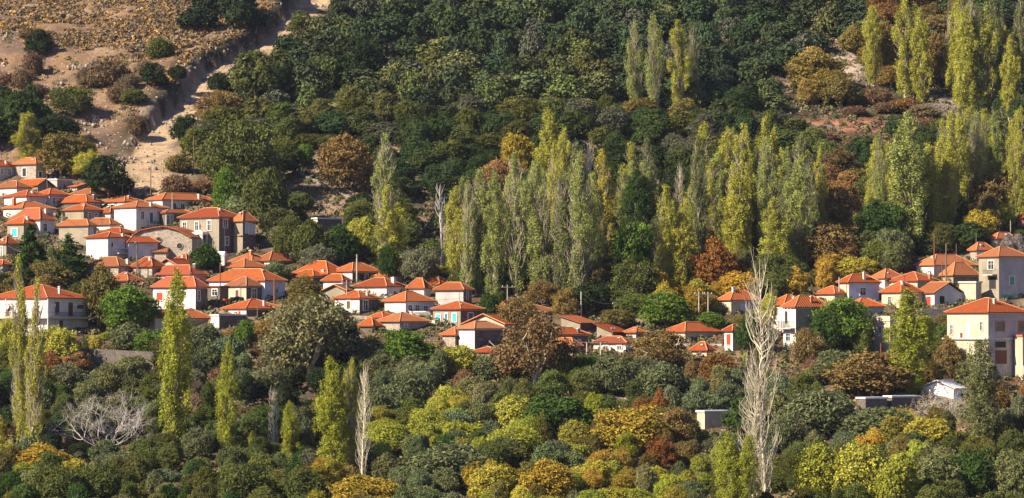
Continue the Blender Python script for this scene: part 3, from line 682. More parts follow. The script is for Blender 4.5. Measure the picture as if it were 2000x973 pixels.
H('cream garage house with a brown double door and timber windows', 1861, 1930, 2015, 612, 584, 748, 'cream', 54, wall_r='grey', rmat='tiler', wins=[(1867, 1871, 636, 654, 'X'), (1893, 1899, 631, 660, 'p'), (1883, 1887, 651, 661, 'B'), (1917, 1921, 630, 646, 'X'), (1947, 1964, 630, 647, 'O'), (1996, 2006, 629, 648, 'O'), (1945, 1968, 668, 680, 'D'), (1945, 1970, 685, 712, 'B')])
H('two-storey white house with a long balcony in the left foreground', -30, 92, 160, 583, 557, 660, 'white', 32, wins=[(2, 13, 593, 618, 'b'), (40, 52, 594, 614, 'P'), (105, 112, 590, 616, 'B'), (127, 134, 591, 617, 'B'), (140, 152, 595, 603, 'b'), (112, 118, 626, 640, 'B'), (60, 70, 628, 645, 'D')])
# flat ones and farm buildings
H('pale cream block with a parapet half hidden beside the green round tree', 1368, 1376, 1426, 806, 802, 840, 'cream', 60, 'flat', 'trimw', name='shed', cat='shed')
H('small lone hut with a bright white slanting roof on the slope', 609, 620, 666, 428, 422, 456, 'cream', 58, 'flat', 'sheet', wall_r='stoned', name='hut', cat='hut')
H('sheet-metal barn with a pale gable in the right foreground', 1802, 1862, 1890, 760, 744, 782, 'sheet', 30, 'gl', 'sheet', name='barn', cat='barn')
H('low shed under a long pale corrugated sheet', 1679, 1690, 1735, 780, 776, 806, 'stoned', 58, 'flat', 'sheet', name='shed', cat='shed')
H('lower dark-fronted shed between the corrugated sheet and the barn', 1735, 1742, 1800, 777, 774, 800, 'stoned', 60, 'flat', 'sheet', name='shed', cat='shed')
H('sandy wall house with an outdoor stair below the ribbed roofs', 1876, 1906, 1914, 553, 550, 592, 'cream', 35, 'flat', 'concrete')
H('white pillar-like building cut by the edge beside the cream garage house', 1994, 1997, 2020, 658, 655, 745, 'cream', 60, 'flat', 'clay', wins=[(2000, 2006, 717, 731, 'R')])

# cornice ledge and long balcony
def world_box(name, label, cat, x0, x1, v0, v1, vb, depth, mat, th=0, parent=None, group=None):
    X, Y, Z = at((x0 + x1) / 2, vb); s = Y / FPX; w = (x1 - x0) * s / math.cos(R(th)); h0, h1 = (vb - v1) * s, (vb - v0) * s
    m = MB().box(-w / 2, w / 2, 0, depth, h0 - (2 if v1 >= vb else 0), h1); o = m.build(name, M[mat]); o.location = (X, Y, Z); o.rotation_euler = (0, 0, -R(th))
    return tag(o, label, cat, group)
def find(lbl): return next(o for o in D.objects if o.get('label', '').startswith(lbl))
def house_dims(e):
    me = next(c for c in e.children if c.name.startswith('walls')).data
    xs = [v.co.x for v in me.vertices]; ys = [v.co.y for v in me.vertices]; return max(xs), max(ys)
e = find('two-storey white house with a long balcony'); hx, hy = house_dims(e); s_ = at(92, 660)[1] / FPX
zb = (660 - 621) * s_
bo = MB().box(-hx - .2, hx + 1.3, -hy - 1.3, -hy, zb - .1, zb + .15).box(hx, hx + 1.3, -hy, hy + 1.6, zb - .1, zb + .15).build('balcony', M['concrete'], e)
m = MB(); m.box(-hx, hx + 1.25, -hy - 1.27, -hy - 1.22, zb + 1.0, zb + 1.05).box(hx + 1.2, hx + 1.25, -hy - 1.2, hy + 1.5, zb + 1.0, zb + 1.05)
for k in range(int(2 * hx / .2)): m.box(-hx + k * .2, -hx + k * .2 + .03, -hy - 1.26, -hy - 1.23, zb + .15, zb + 1)
for k in range(int(2 * hy / .2)): m.box(hx + 1.21, hx + 1.24, -hy + k * .2, -hy + k * .2 + .03, zb + .15, zb + 1)
m.build('railing', M['iron'], bo)
m = MB()
for (px, py) in ((-hx * .3, -hy - 1.15), (hx + 1.15, hy + 1.3), (hx + 1.15, -hy - 1.15)): m = MB().box(px - .09, px + .09, py - .09, py + .09, -3, (660 - 584) * s_); m.build('column', M['concrete'], e)
for k, y in enumerate((-hy + 1.2, hy * .25)): MB().box(hx, hx + .35, y, y + .8, zb + 2.0, zb + 2.5).build('air_conditioner', M['trimw'], e)
e = find('cream garage house'); hx, hy = house_dims(e); s_ = at(1930, 748)[1] / FPX
MB().box(-hx - .9, hx + .25, -hy - .35, hy + .1, (748 - 664) * s_, (748 - 661) * s_).build('ledge', M['concrete'], e)
e = find('tall plain tan house'); hx, hy = house_dims(e); s_ = at(1554, 694)[1] / FPX
for k in range(5): MB().box(-hx + k * hx * .5, -hx + k * hx * .5 + .12, -hy - 1.1, -hy - .98, (694 - 643) * s_, (694 - 602) * s_).build('post', M['trimw'], e)

# stone church with an apse and bell tower
def church():
    vb = 506; X, Y, Z = at(315, vb); s = Y / FPX; e = empty('church', (X, Y, Z), -R(14)); tag(e, 'low stone church end wall with two round windows', 'church')
    w = 6.3; px = lambda x: (x - 315) * s / math.cos(R(14)); zz = lambda v: (vb - v) * s
    prof = [(253, 464), (274, 451), (300, 446), (322, 443.5), (346, 450), (376, 466)]
    m = MB(); pts = [(px(x), zz(v)) for x, v in prof]
    m.poly([(pts[0][0], 0, -3), (pts[-1][0], 0, -3)] + [(a, 0, b) for a, b in pts[::-1]])
    m.poly([(pts[-1][0], 0, -3), (pts[-1][0], 14, -3), (pts[-1][0], 14, pts[-1][1]), (pts[-1][0], 0, pts[-1][1])])
    m.poly([(pts[0][0], 14, -3), (pts[0][0], 0, -3), (pts[0][0], 0, pts[0][1]), (pts[0][0], 14, pts[0][1])])
    m.build('walls', M['stone'], e)
    m = MB()
    for (a, za), (b, zb) in zip(pts[:-1], pts[1:]):
        a2, b2 = a, b; f = .5
        m.poly([(a2, -f, za + .05), (b2, -f, zb + .05), (b2, 14, zb + .05), (a2, 14, za + .05)][::1], [(0, 0), (0, b - a), (14, b - a), (14, 0)])
        m.poly([(a2, -f, za + .05), (a2, -f, za + .25), (b2, -f, zb + .25), (b2, -f, zb + .05)])
        m.poly([(a2, -f, za + .25), (a2, 14, za + .25), (b2, 14, zb + .25), (b2, -f, zb + .25)], [(0, 0), (14, 0), (14, b - a), (0, b - a)])
    m.build('roof', M['tiler'], e)
    for x, v in ((310, 469), (352, 481)):
        c = MB(); n = 14; P = [(px(x) + .52 * math.cos(2 * math.pi * k / n), -.05, zz(v) + .52 * math.sin(2 * math.pi * k / n)) for k in range(n)]
        c.poly(P); fo = c.build('round_window', M['dark'], e)
        c = MB(); c.tube([(px(x) + .6 * math.cos(2 * math.pi * k / n), -.08, zz(v) + .6 * math.sin(2 * math.pi * k / n)) for k in range(n + 1)], .09, 5, False); c.build('frame', M['stone'], fo)
    # lean-to apse roof on the left
    a0, a1 = px(303), px(336)
    m = MB(); m.poly([(a0, -2.6, zz(492)), (a1, -2.6, zz(492)), (a1 - .6, 0, zz(483)), (a0, 0, zz(483))], [(0, 0), (3, 0), (3, 3), (0, 3)]); m.poly([(a0, -2.6, zz(492) - .15), (a1, -2.6, zz(492) - .15), (a1, -2.6, zz(492)), (a0, -2.6, zz(492))]); m.build('apse_roof', M['tileo'], e)
    MB().box(a0, a1 - .4, -2.2, -.01, -3, zz(492) - .1).build('apse', M['stone'], e)
    HOUSE_BOX.append((X, Y + 7, 9)); ROOFBOX.append((253, 376, 443, 506, Y))
church()
def tower(label, xc, v0, vb, w):
    X, Y, Z = at(xc, vb); s = Y / FPX; e = empty('bell_tower', (X, Y, Z), -R(25)); tag(e, label, 'bell tower')
    h = (vb - v0) * s; q = w * s / 2; zb = h - 3.4
    MB().box(-q, q, -q, q, -2, zb).build('shaft', M['white'], e)
    m = MB()
    for sx in (-1, 1):
        for sy in (-1, 1): m.box(min(sx * q, sx * (q - .4)), max(sx * q, sx * (q - .4)), min(sy * q, sy * (q - .4)), max(sy * q, sy * (q - .4)), zb, zb + 2.3)
    m.box(-q - .12, q + .12, -q - .12, q + .12, zb + 2.3, zb + 2.8)
    n = 8
    for f in range(n):   # arched heads on the front and the right side
        a, b = math.pi * f / n, math.pi * (f + 1) / n; r_ = q - .4
        for g in (-q + .001, q - .06):
            m.poly([(r_ * math.cos(a), g, zb + 1.5 + .8 * math.sin(a)), (r_ * math.cos(b), g, zb + 1.5 + .8 * math.sin(b)), (r_ * math.cos(b), g, zb + 2.3), (r_ * math.cos(a), g, zb + 2.3)])
    m.build('belfry', M['white'], e)
    m = MB(); m.poly([(-q, -q, zb + 2.8), (q, -q, zb + 2.8), (0, 0, zb + 3.3)]); m.poly([(q, -q, zb + 2.8), (q, q, zb + 2.8), (0, 0, zb + 3.3)]); m.poly([(q, q, zb + 2.8), (-q, q, zb + 2.8), (0, 0, zb + 3.3)]); m.poly([(-q, q, zb + 2.8), (-q, -q, zb + 2.8), (0, 0, zb + 3.3)]); m.build('cap', M['concrete'], e)
    m = MB().box(-.05, .05, -.05, .05, zb + 3.2, zb + 4.4).box(-.35, .35, -.04, .04, zb + 3.9, zb + 4.0); m.build('cross', M['iron'], e)
    n = 10; m = MB(); m.tube([(0, 0, zb + 1.9), (0, 0, zb + 1.75), (0, 0, zb + 1.3), (0, 0, zb + 1.05)], [.05, .22, .3, .42], n); m.build('bell', M['bronze'], e)
    HOUSE_BOX.append((X, Y, 3))
tower('white bell tower with arched opening beside the dark schoolhouse', 391, 448, 494, 22)
def cream_tower():
    vb = 684; X, Y, Z = at(1735, vb); s = Y / FPX; e = empty('tower_house', (X, Y, Z), -R(52)); tag(e, 'narrow cream tower-like house with two slit windows and a parapet', 'house')
    h = (vb - 628) * s; q = 1.55
    MB().box(-q * 1.3, q * 1.3, -q, q, -3, h).build('walls', M['cream'], e)
    MB().box(-q * 1.3 - .15, q * 1.3 + .15, -q - .15, q + .15, h, h + .9).build('parapet', M['cream'], e)
    for x in (-.6, .4):
        MB().box(x, x + .28, -q - .03, -q + .02, h - 1.9, h - 1.1).build('window', M['dark'], e)
    MB().box(q * 1.3 - .02, q * 1.3 + .03, -.4, .4, h - 2, h - .9).build('window', M['glass'], e)
    HOUSE_BOX.append((X, Y, 4)); ROOFBOX.append((1712, 1745, 620, 684, Y))
cream_tower()
# walls
def wall(label, p0, p1, hpx, mat, thick=.5, name='stone_wall', seed=1):
    """p0, p1: foot points in the photo; the wall follows the ground between them"""
    a, b = at(*p0), at(*p1); n = max(6, int(math.dist(a[:2], b[:2]) / 1.2)); r = random.Random(seed); m = MB(); s = a[1] / FPX; hh = hpx * s
    ux, uy = (b[0] - a[0]), (b[1] - a[1]); l = math.hypot(ux, uy); nx_, ny_ = -uy / l * thick, ux / l * thick
    pts = []
    for k in range(n + 1):
        x, y = a[0] + ux * k / n, a[1] + uy * k / n; z = a[2] + (b[2] - a[2]) * k / n; pts.append((x, y, z, z + hh + r.uniform(-.12, .12) * (mat == 'dry') * 2))
    for (x0, y0, z0, t0), (x1, y1, z1, t1) in zip(pts[:-1], pts[1:]):
        m.poly([(x0, y0, z0 - 1.5), (x1, y1, z1 - 1.5), (x1, y1, t1), (x0, y0, t0)]); m.poly([(x0, y0, t0), (x1, y1, t1), (x1 + nx_, y1 + ny_, t1), (x0 + nx_, y0 + ny_, t0)])
        m.poly([(x1 + nx_, y1 + ny_, z1 - 1.5), (x0 + nx_, y0 + ny_, z0 - 1.5), (x0 + nx_, y0 + ny_, t0), (x1 + nx_, y1 + ny_, t1)])
    for (x, y, z, t_) in (pts[0], pts[-1]): m.poly([(x, y, z - 1.5), (x, y, t_), (x + nx_, y + ny_, t_), (x + nx_, y + ny_, z - 1.5)])
    return tag(m.build(name, M[mat]), label, 'wall', 'retaining and terrace walls')
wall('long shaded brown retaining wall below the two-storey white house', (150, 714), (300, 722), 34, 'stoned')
wall('grey retaining wall under the white gable house', (1800, 640), (1886, 640), 36, 'stone')
wall('dry stone terrace wall below the forked olive', (868, 770), (1010, 768), 13, 'dry', seed=3)
wall('dry stone terrace wall under the pair of grey olives', (1170, 782), (1300, 790), 10, 'dry', seed=4)
wall('crumbling stone terrace wall high on the right slope', (1790, 216), (1880, 214), 12, 'dry', seed=5)
wall('low stone terrace wall left of the crumbling one on the right slope', (1650, 218), (1745, 217), 7, 'dry', seed=6)
wall('stone terrace wall on the hill under the orange-brown thicket', (1540, 248), (1640, 252), 7, 'dry', seed=7)
wall('low dry wall on the slope left of the dead grey trunk', (780, 402), (850, 404), 5, 'dry', seed=8)
wall('sloping dry wall beside the grey twiggy tree', (880, 478), (980, 500), 5, 'dry', seed=9)
wall('stone rubble wall crossing the slope under the large walnut', (560, 330), (700, 400), 5, 'dry', seed=10)
wall('low white-capped wall beside the gully foot', (382, 290), (404, 290), 3, 'white', seed=11)
wall('boundary wall in front of the sheds', (1600, 812), (1700, 808), 10, 'dry', seed=12)
wall('pale garden wall under the shaded-bay house', (60, 420), (108, 424), 7, 'grey', .3, seed=13)
wall('stone garden wall below the blank grey rendered house', (104, 498), (168, 506), 9, 'stone', .4, seed=14)
wall('low wall in front of the second white house', (168, 522), (250, 524), 6, 'grey', .3, seed=15)
wall('stone garden wall left of the big middle roof', (520, 566), (575, 570), 8, 'stoned', .4, seed=16)
wall('white yard wall below the three-window house', (790, 628), (850, 634), 7, 'white', .3, seed=17)
wall('yard wall under the house with the dark red window', (655, 622), (745, 626), 7, 'stone', .4, seed=18)
wall('yard wall below the wide isolated roof', (1300, 676), (1410, 678), 6, 'grey', .3, seed=19)
wall('stone yard wall below the blue-white house', (1640, 602), (1722, 606), 7, 'stone', .4, seed=20)
wall('yard wall between the shed row and the low white house', (1100, 662), (1160, 670), 6, 'stone', .4, seed=21)
# rock outcrop under the topmost right house
def rock(label, x, vb, w, h, seed):
    import bmesh
    X, Y, Z = at(x, vb); s = Y / FPX; bm = bmesh.new(); bmesh.ops.create_icosphere(bm, subdivisions=4, radius=1)
    r = np.random.RandomState(seed); ks = r.normal(size=(14, 3)) * 3.2; ph = r.uniform(0, 6, 14)
    for v in bm.verts:
        c = np.array(v.co); f = 1 + sum(np.abs(np.sin(ks[i] @ c + ph[i])) * .14 for i in range(14)) - .9 * .9
        v.co = Vector((c[0] * w * s / 2 * f, c[1] * w * s / 2 * f, c[2] * h * s * f))
    me = D.meshes.new('rock_outcrop'); bm.to_mesh(me); bm.free(); me.materials.append(M['rockm']); o = D.objects.new('rock_outcrop', me); COL.objects.link(o); o.location = (X, Y + 2, Z); tag(o, label, 'rock')
M['rockm'] = m_stone('rock_face', (.12, .10, .095), (.065, .055, .055), (.02, .017, .017), .9)
rock('craggy purple-grey rock under the topmost right house', 1990, 506, 56, 30, 3)
rock('pale rocks at the edge of the gully', 215, 150, 40, 8, 5)

# poles
def pole(label, x, v0, vb, wpx=3.0, mat='pole', arm=0, lean=0, name='utility_pole', cat='utility pole', grp='poles in the village'):
    X, Y, Z = at(x, vb); s = Y / FPX; h = (vb - v0) * s; r = wpx * s / 2; e = empty(name, (X, Y, Z)); tag(e, label, cat, grp)
    e.rotation_euler = (0, R(lean), R(20))
    MB().tube([(0, 0, -1), (0, 0, h * .5), (0, 0, h)], [r, r * .9, r * .75], 8).build('shaft', M[mat], e)
    if arm:
        MB().box(-arm * s / 2, arm * s / 2, -.06, .06, h - .5, h - .36).build('crossarm', M[mat], e)
        for k in (-1, 0, 1): MB().tube([(k * arm * s * .42, 0, h - .36), (k * arm * s * .42, 0, h - .12)], .06, 6).build('insulator', M['trimw'], e)
    return (X, Y, Z + h)
PL = [('thin dark pole at the foot of the gully', 378, 265, 338, 2.2, 'pole', 0, 0), ('dark pole in the sandy clearing above the long roof', 294, 325, 388, 2.4, 'pole', 0, 0),
('slim pole behind the long low roof with the dark gable', 252, 349, 385, 2, 'polec', 0, 0), ('leaning pole beside the house with the shaded bay', 93, 342, 384, 2.2, 'pole', 0, -3),
('pale pole next to the blank grey rendered house', 121, 418, 470, 2, 'polec', 0, 0), ('pole in front of the long-roofed house by the gully', 336, 377, 428, 2, 'polec', 0, 0),
('pole standing before the dark side of the schoolhouse', 438, 438, 496, 2.4, 'polec', 14, 0), ('slender pole right of the bell tower', 416, 463, 527, 2, 'polec', 0, 0),
('leaning double pole over the two stone houses, near one', 267, 471, 541, 3, 'pole', 8, 0), ('leaning stay pole crossing the upright one over the stone houses', 272, 488, 545, 2.4, 'pole', 0, -6),
('brown pole right of the tall full poplar top', 430, 514, 590, 2.4, 'rust', 0, 0), ('dark pole before the pink house', 372, 528, 602, 2.6, 'pole', 0, 0),
('thick rusty pole at the end of the wide roof', 536, 544, 606, 4.6, 'rust', 0, 0), ('thin pole on the wide roof of the red-windowed white house', 503, 587, 622, 2.2, 'pole', 0, 0),
('thick two-tone pole among the middle roofs', 697, 497, 550, 3.6, 'polec', 0, 0), ('pale pole before the deep green tree', 757, 498, 548, 2, 'polec', 0, 0),
('crossarm pole among the middle houses', 677, 548, 606, 2.4, 'polec', 22, 0), ('tall crossarm pole behind the gable-fronted cream house', 991, 557, 624, 2.4, 'polec', 24, 0),
('thick pale pole standing over the slanting shed', 1135, 570, 626, 3.2, 'polec', 0, 0), ('dark pole with a lamp arm between shed and thicket', 1200, 590, 642, 2.6, 'pole', 8, 0),
('thin pole in front of the low white house', 1197, 639, 684, 2, 'pole', 8, 0), ('short rusty pole left of the twin wooden poles', 1350, 594, 634, 2.2, 'rust', 0, 0),
('left one of the twin wooden power poles with crossarm', 1365, 570, 634, 3, 'polec', 20, 0), ('right one of the twin wooden power poles with crossarm', 1383, 570, 634, 3, 'polec', 18, 0),
('grey flue-like pole left of the blue-white house', 1639, 542, 590, 3, 'polec', 0, 0), ('tall brown pole left of the pair above the white gable house', 1825, 457, 545, 3, 'rust', 0, 0),
('tall dark pole behind the white gable house', 1848, 476, 562, 3.4, 'pole', 0, 0), ('short brown pole between the two tall ones', 1840, 512, 555, 2.2, 'rust', 0, 0),
('thin pole behind the stone and white house', 1907, 455, 502, 2, 'pole', 0, 0), ('thin pole behind the topmost small house', 1974, 431, 472, 1.8, 'polec', 0, 0),
('dark brown pole before the brown-orange tree', 1720, 671, 778, 3, 'rust', 0, 0), ('short pale pole in front of the stone house annex', 207, 527, 572, 2.4, 'polec', 0, 0),
('dark pole on the lawn before the long balcony', 26, 592, 680, 2.2, 'pole', 0, 4), ('thin pole in front of the cream garage house', 1910, 640, 672, 1.6, 'pole', 0, 0), ('tall thin pole at the edge of the dense wood right of the long roof', 1868, 476, 512, 1.8, 'pole', 0, 0)]
TOPS = [pole(*q) for q in PL]
def cable(i, j, label, sag=.8):
    a, b = Vector(TOPS[i]), Vector(TOPS[j]); pts = [a.lerp(b, k / 12) - Vector((0, 0, sag * 4 * (k / 12) * (1 - k / 12) + .2)) for k in range(13)]
    tag(MB().tube(pts, .022, 4).build('cable', M['cable']), label, 'cable', 'power cables')
cable(5, 6, 'cable from the long-roofed house pole to the schoolhouse pole'); cable(6, 7, 'cable from the schoolhouse pole to the slender pole'); cable(7, 8, 'cable sagging from the slender pole to the leaning double pole', 1.5)
cable(4, 8, 'cable from the grey house pole to the leaning double pole', 1.5); cable(10, 12, 'cable between the brown pole and the thick rusty pole'); cable(14, 16, 'cable from the two-tone pole to the crossarm pole')
cable(16, 17, 'long cable over the middle houses', 3); cable(18, 19, 'cable over the slanting sheds'); cable(22, 23, 'short cable joining the twin wooden poles', .2); cable(25, 26, 'cable between the two tall right-hand poles'); cable(31, 8, 'cable from the annex pole to the leaning double pole', 1)

# small things near the houses
def small(name, cat, label, x, vb, fn):
    X, Y, Z = at(x, vb); e = empty(name, (X, Y, Z), -R(25)); tag(e, label, cat); fn(e, Y / FPX)
def line_(e, s):
    MB().tube([(-2.6, 0, -1), (-2.6, 0, 2)], .04, 6).build('post', M['iron'], e); MB().tube([(2.6, 0, -1), (2.6, 0, 2)], .04, 6).build('post', M['iron'], e); MB().tube([(-2.6, 0, 2), (0, 0, 1.9), (2.6, 0, 2)], .015, 4).build('line', M['cable'], e)
    r = random.Random(4)
    for k in range(4):
        x = -2 + k * 1.0; m = MB(); h = r.uniform(.8, 1.2)
        for j in range(4): m.poly([(x + j * .2, .03 * (j % 2), 1.92), (x + j * .2 + .2, .03 * ((j + 1) % 2), 1.92), (x + j * .2 + .2, .08 * ((j + 1) % 2), 1.92 - h), (x + j * .2, .08 * (j % 2), 1.92 - h)])
        m.build('laundry', M['cloth'], e)
small('clothes_line', 'clothes line', 'white laundry on a line beside the grey olive', 533, 549, line_)
def tank(e, s):
    MB().box(-1.2, 1.2, -.9, .9, -2, 1.2).build('base', M['white'], e); n = 14
    MB().tube([(-1, 0, 1.7), (-.95, 0, 1.7), (.95, 0, 1.7), (1, 0, 1.7)], [.2, .5, .5, .2], n).build('tank', M['cloth'], e)
    MB().box(-.8, -.7, -.4, .4, 1.2, 1.5).box(.7, .8, -.4, .4, 1.2, 1.5).build('cradle', M['iron'], e)
small('water_tank', 'water tank', 'white water tank on a block below the schoolhouse', 432, 514, tank)
def dish(e, s):
    n = 16; m = MB(); 
    for k in range(n):
        a, b = 2 * math.pi * k / n, 2 * math.pi * (k + 1) / n; m.poly([(0, .12, 0), (.5 * math.cos(a), -.05, .5 * math.sin(a)), (.5 * math.cos(b), -.05, .5 * math.sin(b))])
    m.build('dish', M['trimw'], e); MB().tube([(0, .12, 0), (0, .5, -.2)], .03, 5).build('bracket', M['iron'], e); MB().tube([(0, .1, -.4), (0, -.5, 0)], .02, 5).build('feed_arm', M['iron'], e)
def on_wall(lbl, label, u, z):
    h = find(lbl); hx, hy = house_dims(h); p = h.matrix_basis @ Vector((u * hx, -hy - .45, z)); e = empty('satellite_dish', p, h.rotation_euler.z); tag(e, label, 'satellite dish'); dish(e, 1)
bpy.context.view_layer.update()
on_wall('two-storey white house with a long', 'pale satellite dish on the balcony wall of the two-storey white house', -.35, 5.6)
on_wall('weathered long roof', 'white satellite dish on the arch wall', .45, 1.4)
def boat(e, s):
    m = MB(); st = [(-2.4, .25, .9), (-1.5, .7, .7), (0, .85, .6), (1.5, .8, .6), (2.2, .7, .65)]
    for (x0, w0, h0), (x1, w1, h1) in zip(st[:-1], st[1:]):
        for sg in (-1, 1): m.poly([(x0, sg * w0, h0 + .5), (x1, sg * w1, h1 + .5), (x1, sg * w1 * .45, .45), (x0, sg * w0 * .45, .5)]); m.poly([(x0, sg * w0 * .45, .5), (x1, sg * w1 * .45, .45), (x1, 0, .3), (x0, 0, .4)])
    x, w, h = st[-1]; m.poly([(x, -w, h + .5), (x, w, h + .5), (x, w * .45, .45), (x, -w * .45, .45)]); m.build('hull', M['white'], e)
    MB().box(-1.4, 1.3, -.62, .62, .95, 1.25).build('cover', M['cloth'], e); MB().box(-1, 1, -.08, .08, -.6, .42).build('keel_block', M['pole'], e)
small('boat', 'boat', 'small white boat on blocks before the three-window house', 822, 622, boat)
def pots(label, x, vb):
    X, Y, Z = at(x, vb); o = MB().tube([(0, 0, 0), (0, 0, .1), (0, 0, .75), (0, 0, .8)], [.22, .28, .42, .45], 12).build('flower_pot', M['clay']); o.location = (X, Y, Z + .2); tag(o, label, 'flower pot', 'terracotta pots')
pots('large terracotta pot left of its pair below the cream old-roofed house', 440, 594); pots('large terracotta pot right of its pair below the cream old-roofed house', 447, 594)
def bench(e, s):
    MB().box(-2.4, 2.4, -.4, .4, 1.55, 1.62).build('table_top', M['concrete'], e)
    for x in (-2, 2): MB().box(x - .07, x + .07, -.07, .07, -1.5, 1.55).build('leg', M['polec'], e)
small('outdoor_table', 'table', 'pale slab table under the light green fig', 284, 668, bench)
def pergola(e, s):
    for x in (-2.6, 0, 2.6): MB().box(x - .08, x + .08, -.08, .08, -1, 2.4).build('post', M['polec'], e)
    m = MB(); m.box(-3, 3, -.06, .06, 2.4, 2.52).box(-3, 3, 1.94, 2.06, 2.4, 2.52)
    for k in range(9): m.box(-2.9 + k * .72, -2.82 + k * .72, -.3, 2.3, 2.53, 2.6)
    m.build('beams', M['pole'], e)
small('pergola', 'pergola', 'timber pergola with three posts beside the low orange roof', 1146, 697, pergola)
# ------------------------------------------------------------------ vegetation meshes
def m_leaf(name, hue=-.022, sat=1.05, val=1.25, trans=.2):
    t = NT(name); oi = t.n('ObjectInfo'); at2 = t.n('Attribute', attribute_name='leaf').outputs['Color']
    s = t.n('SeparateColor'); t.set(s.inputs[0], at2)
    hs = t.n('HueSaturation'); hs.inputs['Hue'].default_value = .5 + hue; hs.inputs['Saturation'].default_value = sat; hs.inputs['Value'].default_value = val
    t.set(hs.inputs['Color'], oi.outputs['Color'])
    # leaves that have turned: per clump and per leaf, share set by the object's alpha
    turn = t.math('MULTIPLY_ADD', s.outputs[0], .5, t.math('MULTIPLY', s.outputs[1], .5))
    f = t.ramp(t.math('SUBTRACT', oi.outputs['Alpha'], turn), -.25, .25)
    c = t.mix(f, oi.outputs['Color'], hs.outputs[0])
    c = t.mix(1.0, c, t.mix(s.outputs[0], (.68, .68, .66), (1.32, 1.30, 1.2)), 'MULTIPLY')
    c = t.mix(1.0, c, t.mix(s.outputs[1], (.72, .75, .80), (1.32, 1.27, 1.15)), 'MULTIPLY')
    df = t.n('BsdfDiffuse'); t.set(df.inputs[0], c); tr = t.n('BsdfTranslucent'); t.set(tr.inputs[0], c)
    mx = t.n('MixShader'); mx.inputs[0].default_value = trans; t.t.links.new(df.outputs[0], mx.inputs[1]); t.t.links.new(tr.outputs[0], mx.inputs[2])
    t.t.links.new(mx.outputs[0], t.out.inputs[0]); return t.m
LEAF = m_leaf('foliage')
BARK = m_plain('grey_bark', (.20, .16, .12), .95, .4, 4)
BARKP = m_plain('pale_bark', (.60, .54, .40), .95, .3, 4)
BARKW = m_plain('bleached_bark', (.50, .46, .43), .95, .3, 4)

def crown_mesh(name, lobes, N, size, seed, up=.25, jit=.8, asp=1.5, keep_in=.78, per=12, cr=.34, low=-.6, cz=.42, vert=False):
    """lobes: (cx,cy,cz,rx,ry,rz); sprays of leaves sit on the lobes' shells, few inside"""
    r = np.random.RandomState(seed)
    L = np.array(lobes, float); w = (L[:, 3] * L[:, 5]); w = w / w.sum()
    M_ = int(N / per * 2.2); li = r.choice(len(L), M_, p=w)
    d = r.normal(size=(M_, 3)); d /= np.linalg.norm(d, axis=1)[:, None]
    d[:, 2] = np.where(d[:, 2] < low, -d[:, 2], d[:, 2])
    rad = r.uniform(.74, 1.06, M_) + .25 * (r.rand(M_) < .13)
    c = L[li, :3] + d * L[li, 3:] * rad[:, None]
    inside = np.zeros(M_, bool)
    for k in range(len(L)):
        q = ((c - L[k, :3]) / (L[k, 3:] * keep_in)); inside |= ((q ** 2).sum(1) < 1) & (li != k)
    ok = (~inside | (r.rand(M_) < .15)) & (c[:, 2] > 0)
    c, d, li = c[ok], d[ok], li[ok]; nc = min(len(c), int(N / per)); c, d, li = c[:nc], d[:nc], li[:nc]
    n = d / L[li, 3:] * L[li, 3:].mean(1)[:, None]; n /= np.linalg.norm(n, axis=1)[:, None]
    spv = .5 * r.rand(len(c)) + .5 * r.rand(len(L))[li]
    rr = cr * r.uniform(.5, 1.5, len(c))
    c = np.repeat(c, per, 0) + r.normal(size=(len(c) * per, 3)) * np.repeat(rr, per)[:, None] * np.array([.55, .55, cz]) 
    n = np.repeat(n, per, 0) + r.normal(size=c.shape) * jit; n[:, 2] += up; n /= np.linalg.norm(n, axis=1)[:, None]
    spv = np.repeat(spv, per)
    ok = c[:, 2] > 0; c, n, spv = c[ok], n[ok], spv[ok]
    s = size * r.uniform(.55, 1.4, len(c))
    V, F = quads(c, n, s, r, asp, vert)
    a = np.stack([np.repeat(r.rand(len(c)), 4), np.repeat(spv, 4), np.repeat(c[:, 2], 4)], 1)
    return np_mesh(name, V, F, LEAF, a)

def tubes_np(segs, mat, name, n=4):
    """segs: list of (p0,p1,r0,r1)"""
    S = np.array([[*a, *b] for a, b, _, _ in segs], float); r0 = np.array([s[2] for s in segs]); r1 = np.array([s[3] for s in segs])
    p0, p1 = S[:, :3], S[:, 3:]; d = p1 - p0; d /= np.linalg.norm(d, axis=1)[:, None] + 1e-9
    ref = np.where(np.abs(d[:, 2:3]) < .9, np.array([[0, 0, 1.]]), np.array([[1., 0, 0]]))
    a = np.cross(d, ref); a /= np.linalg.norm(a, axis=1)[:, None]; b = np.cross(d, a)
    V = []
    for pp, rr in ((p0, r0), (p1, r1)):
        for k in range(n):
            t = 2 * math.pi * k / n; V.append(pp + (a * math.cos(t) + b * math.sin(t)) * rr[:, None])
    V = np.stack(V, 1)
    q = np.array([[k, (k + 1) % n, n + (k + 1) % n, n + k] for k in range(n)])
    F = (np.arange(len(segs))[:, None, None] * 2 * n + q[None]).reshape(-1, 4)
    return np_mesh(name, V.reshape(-1, 3), F, mat)

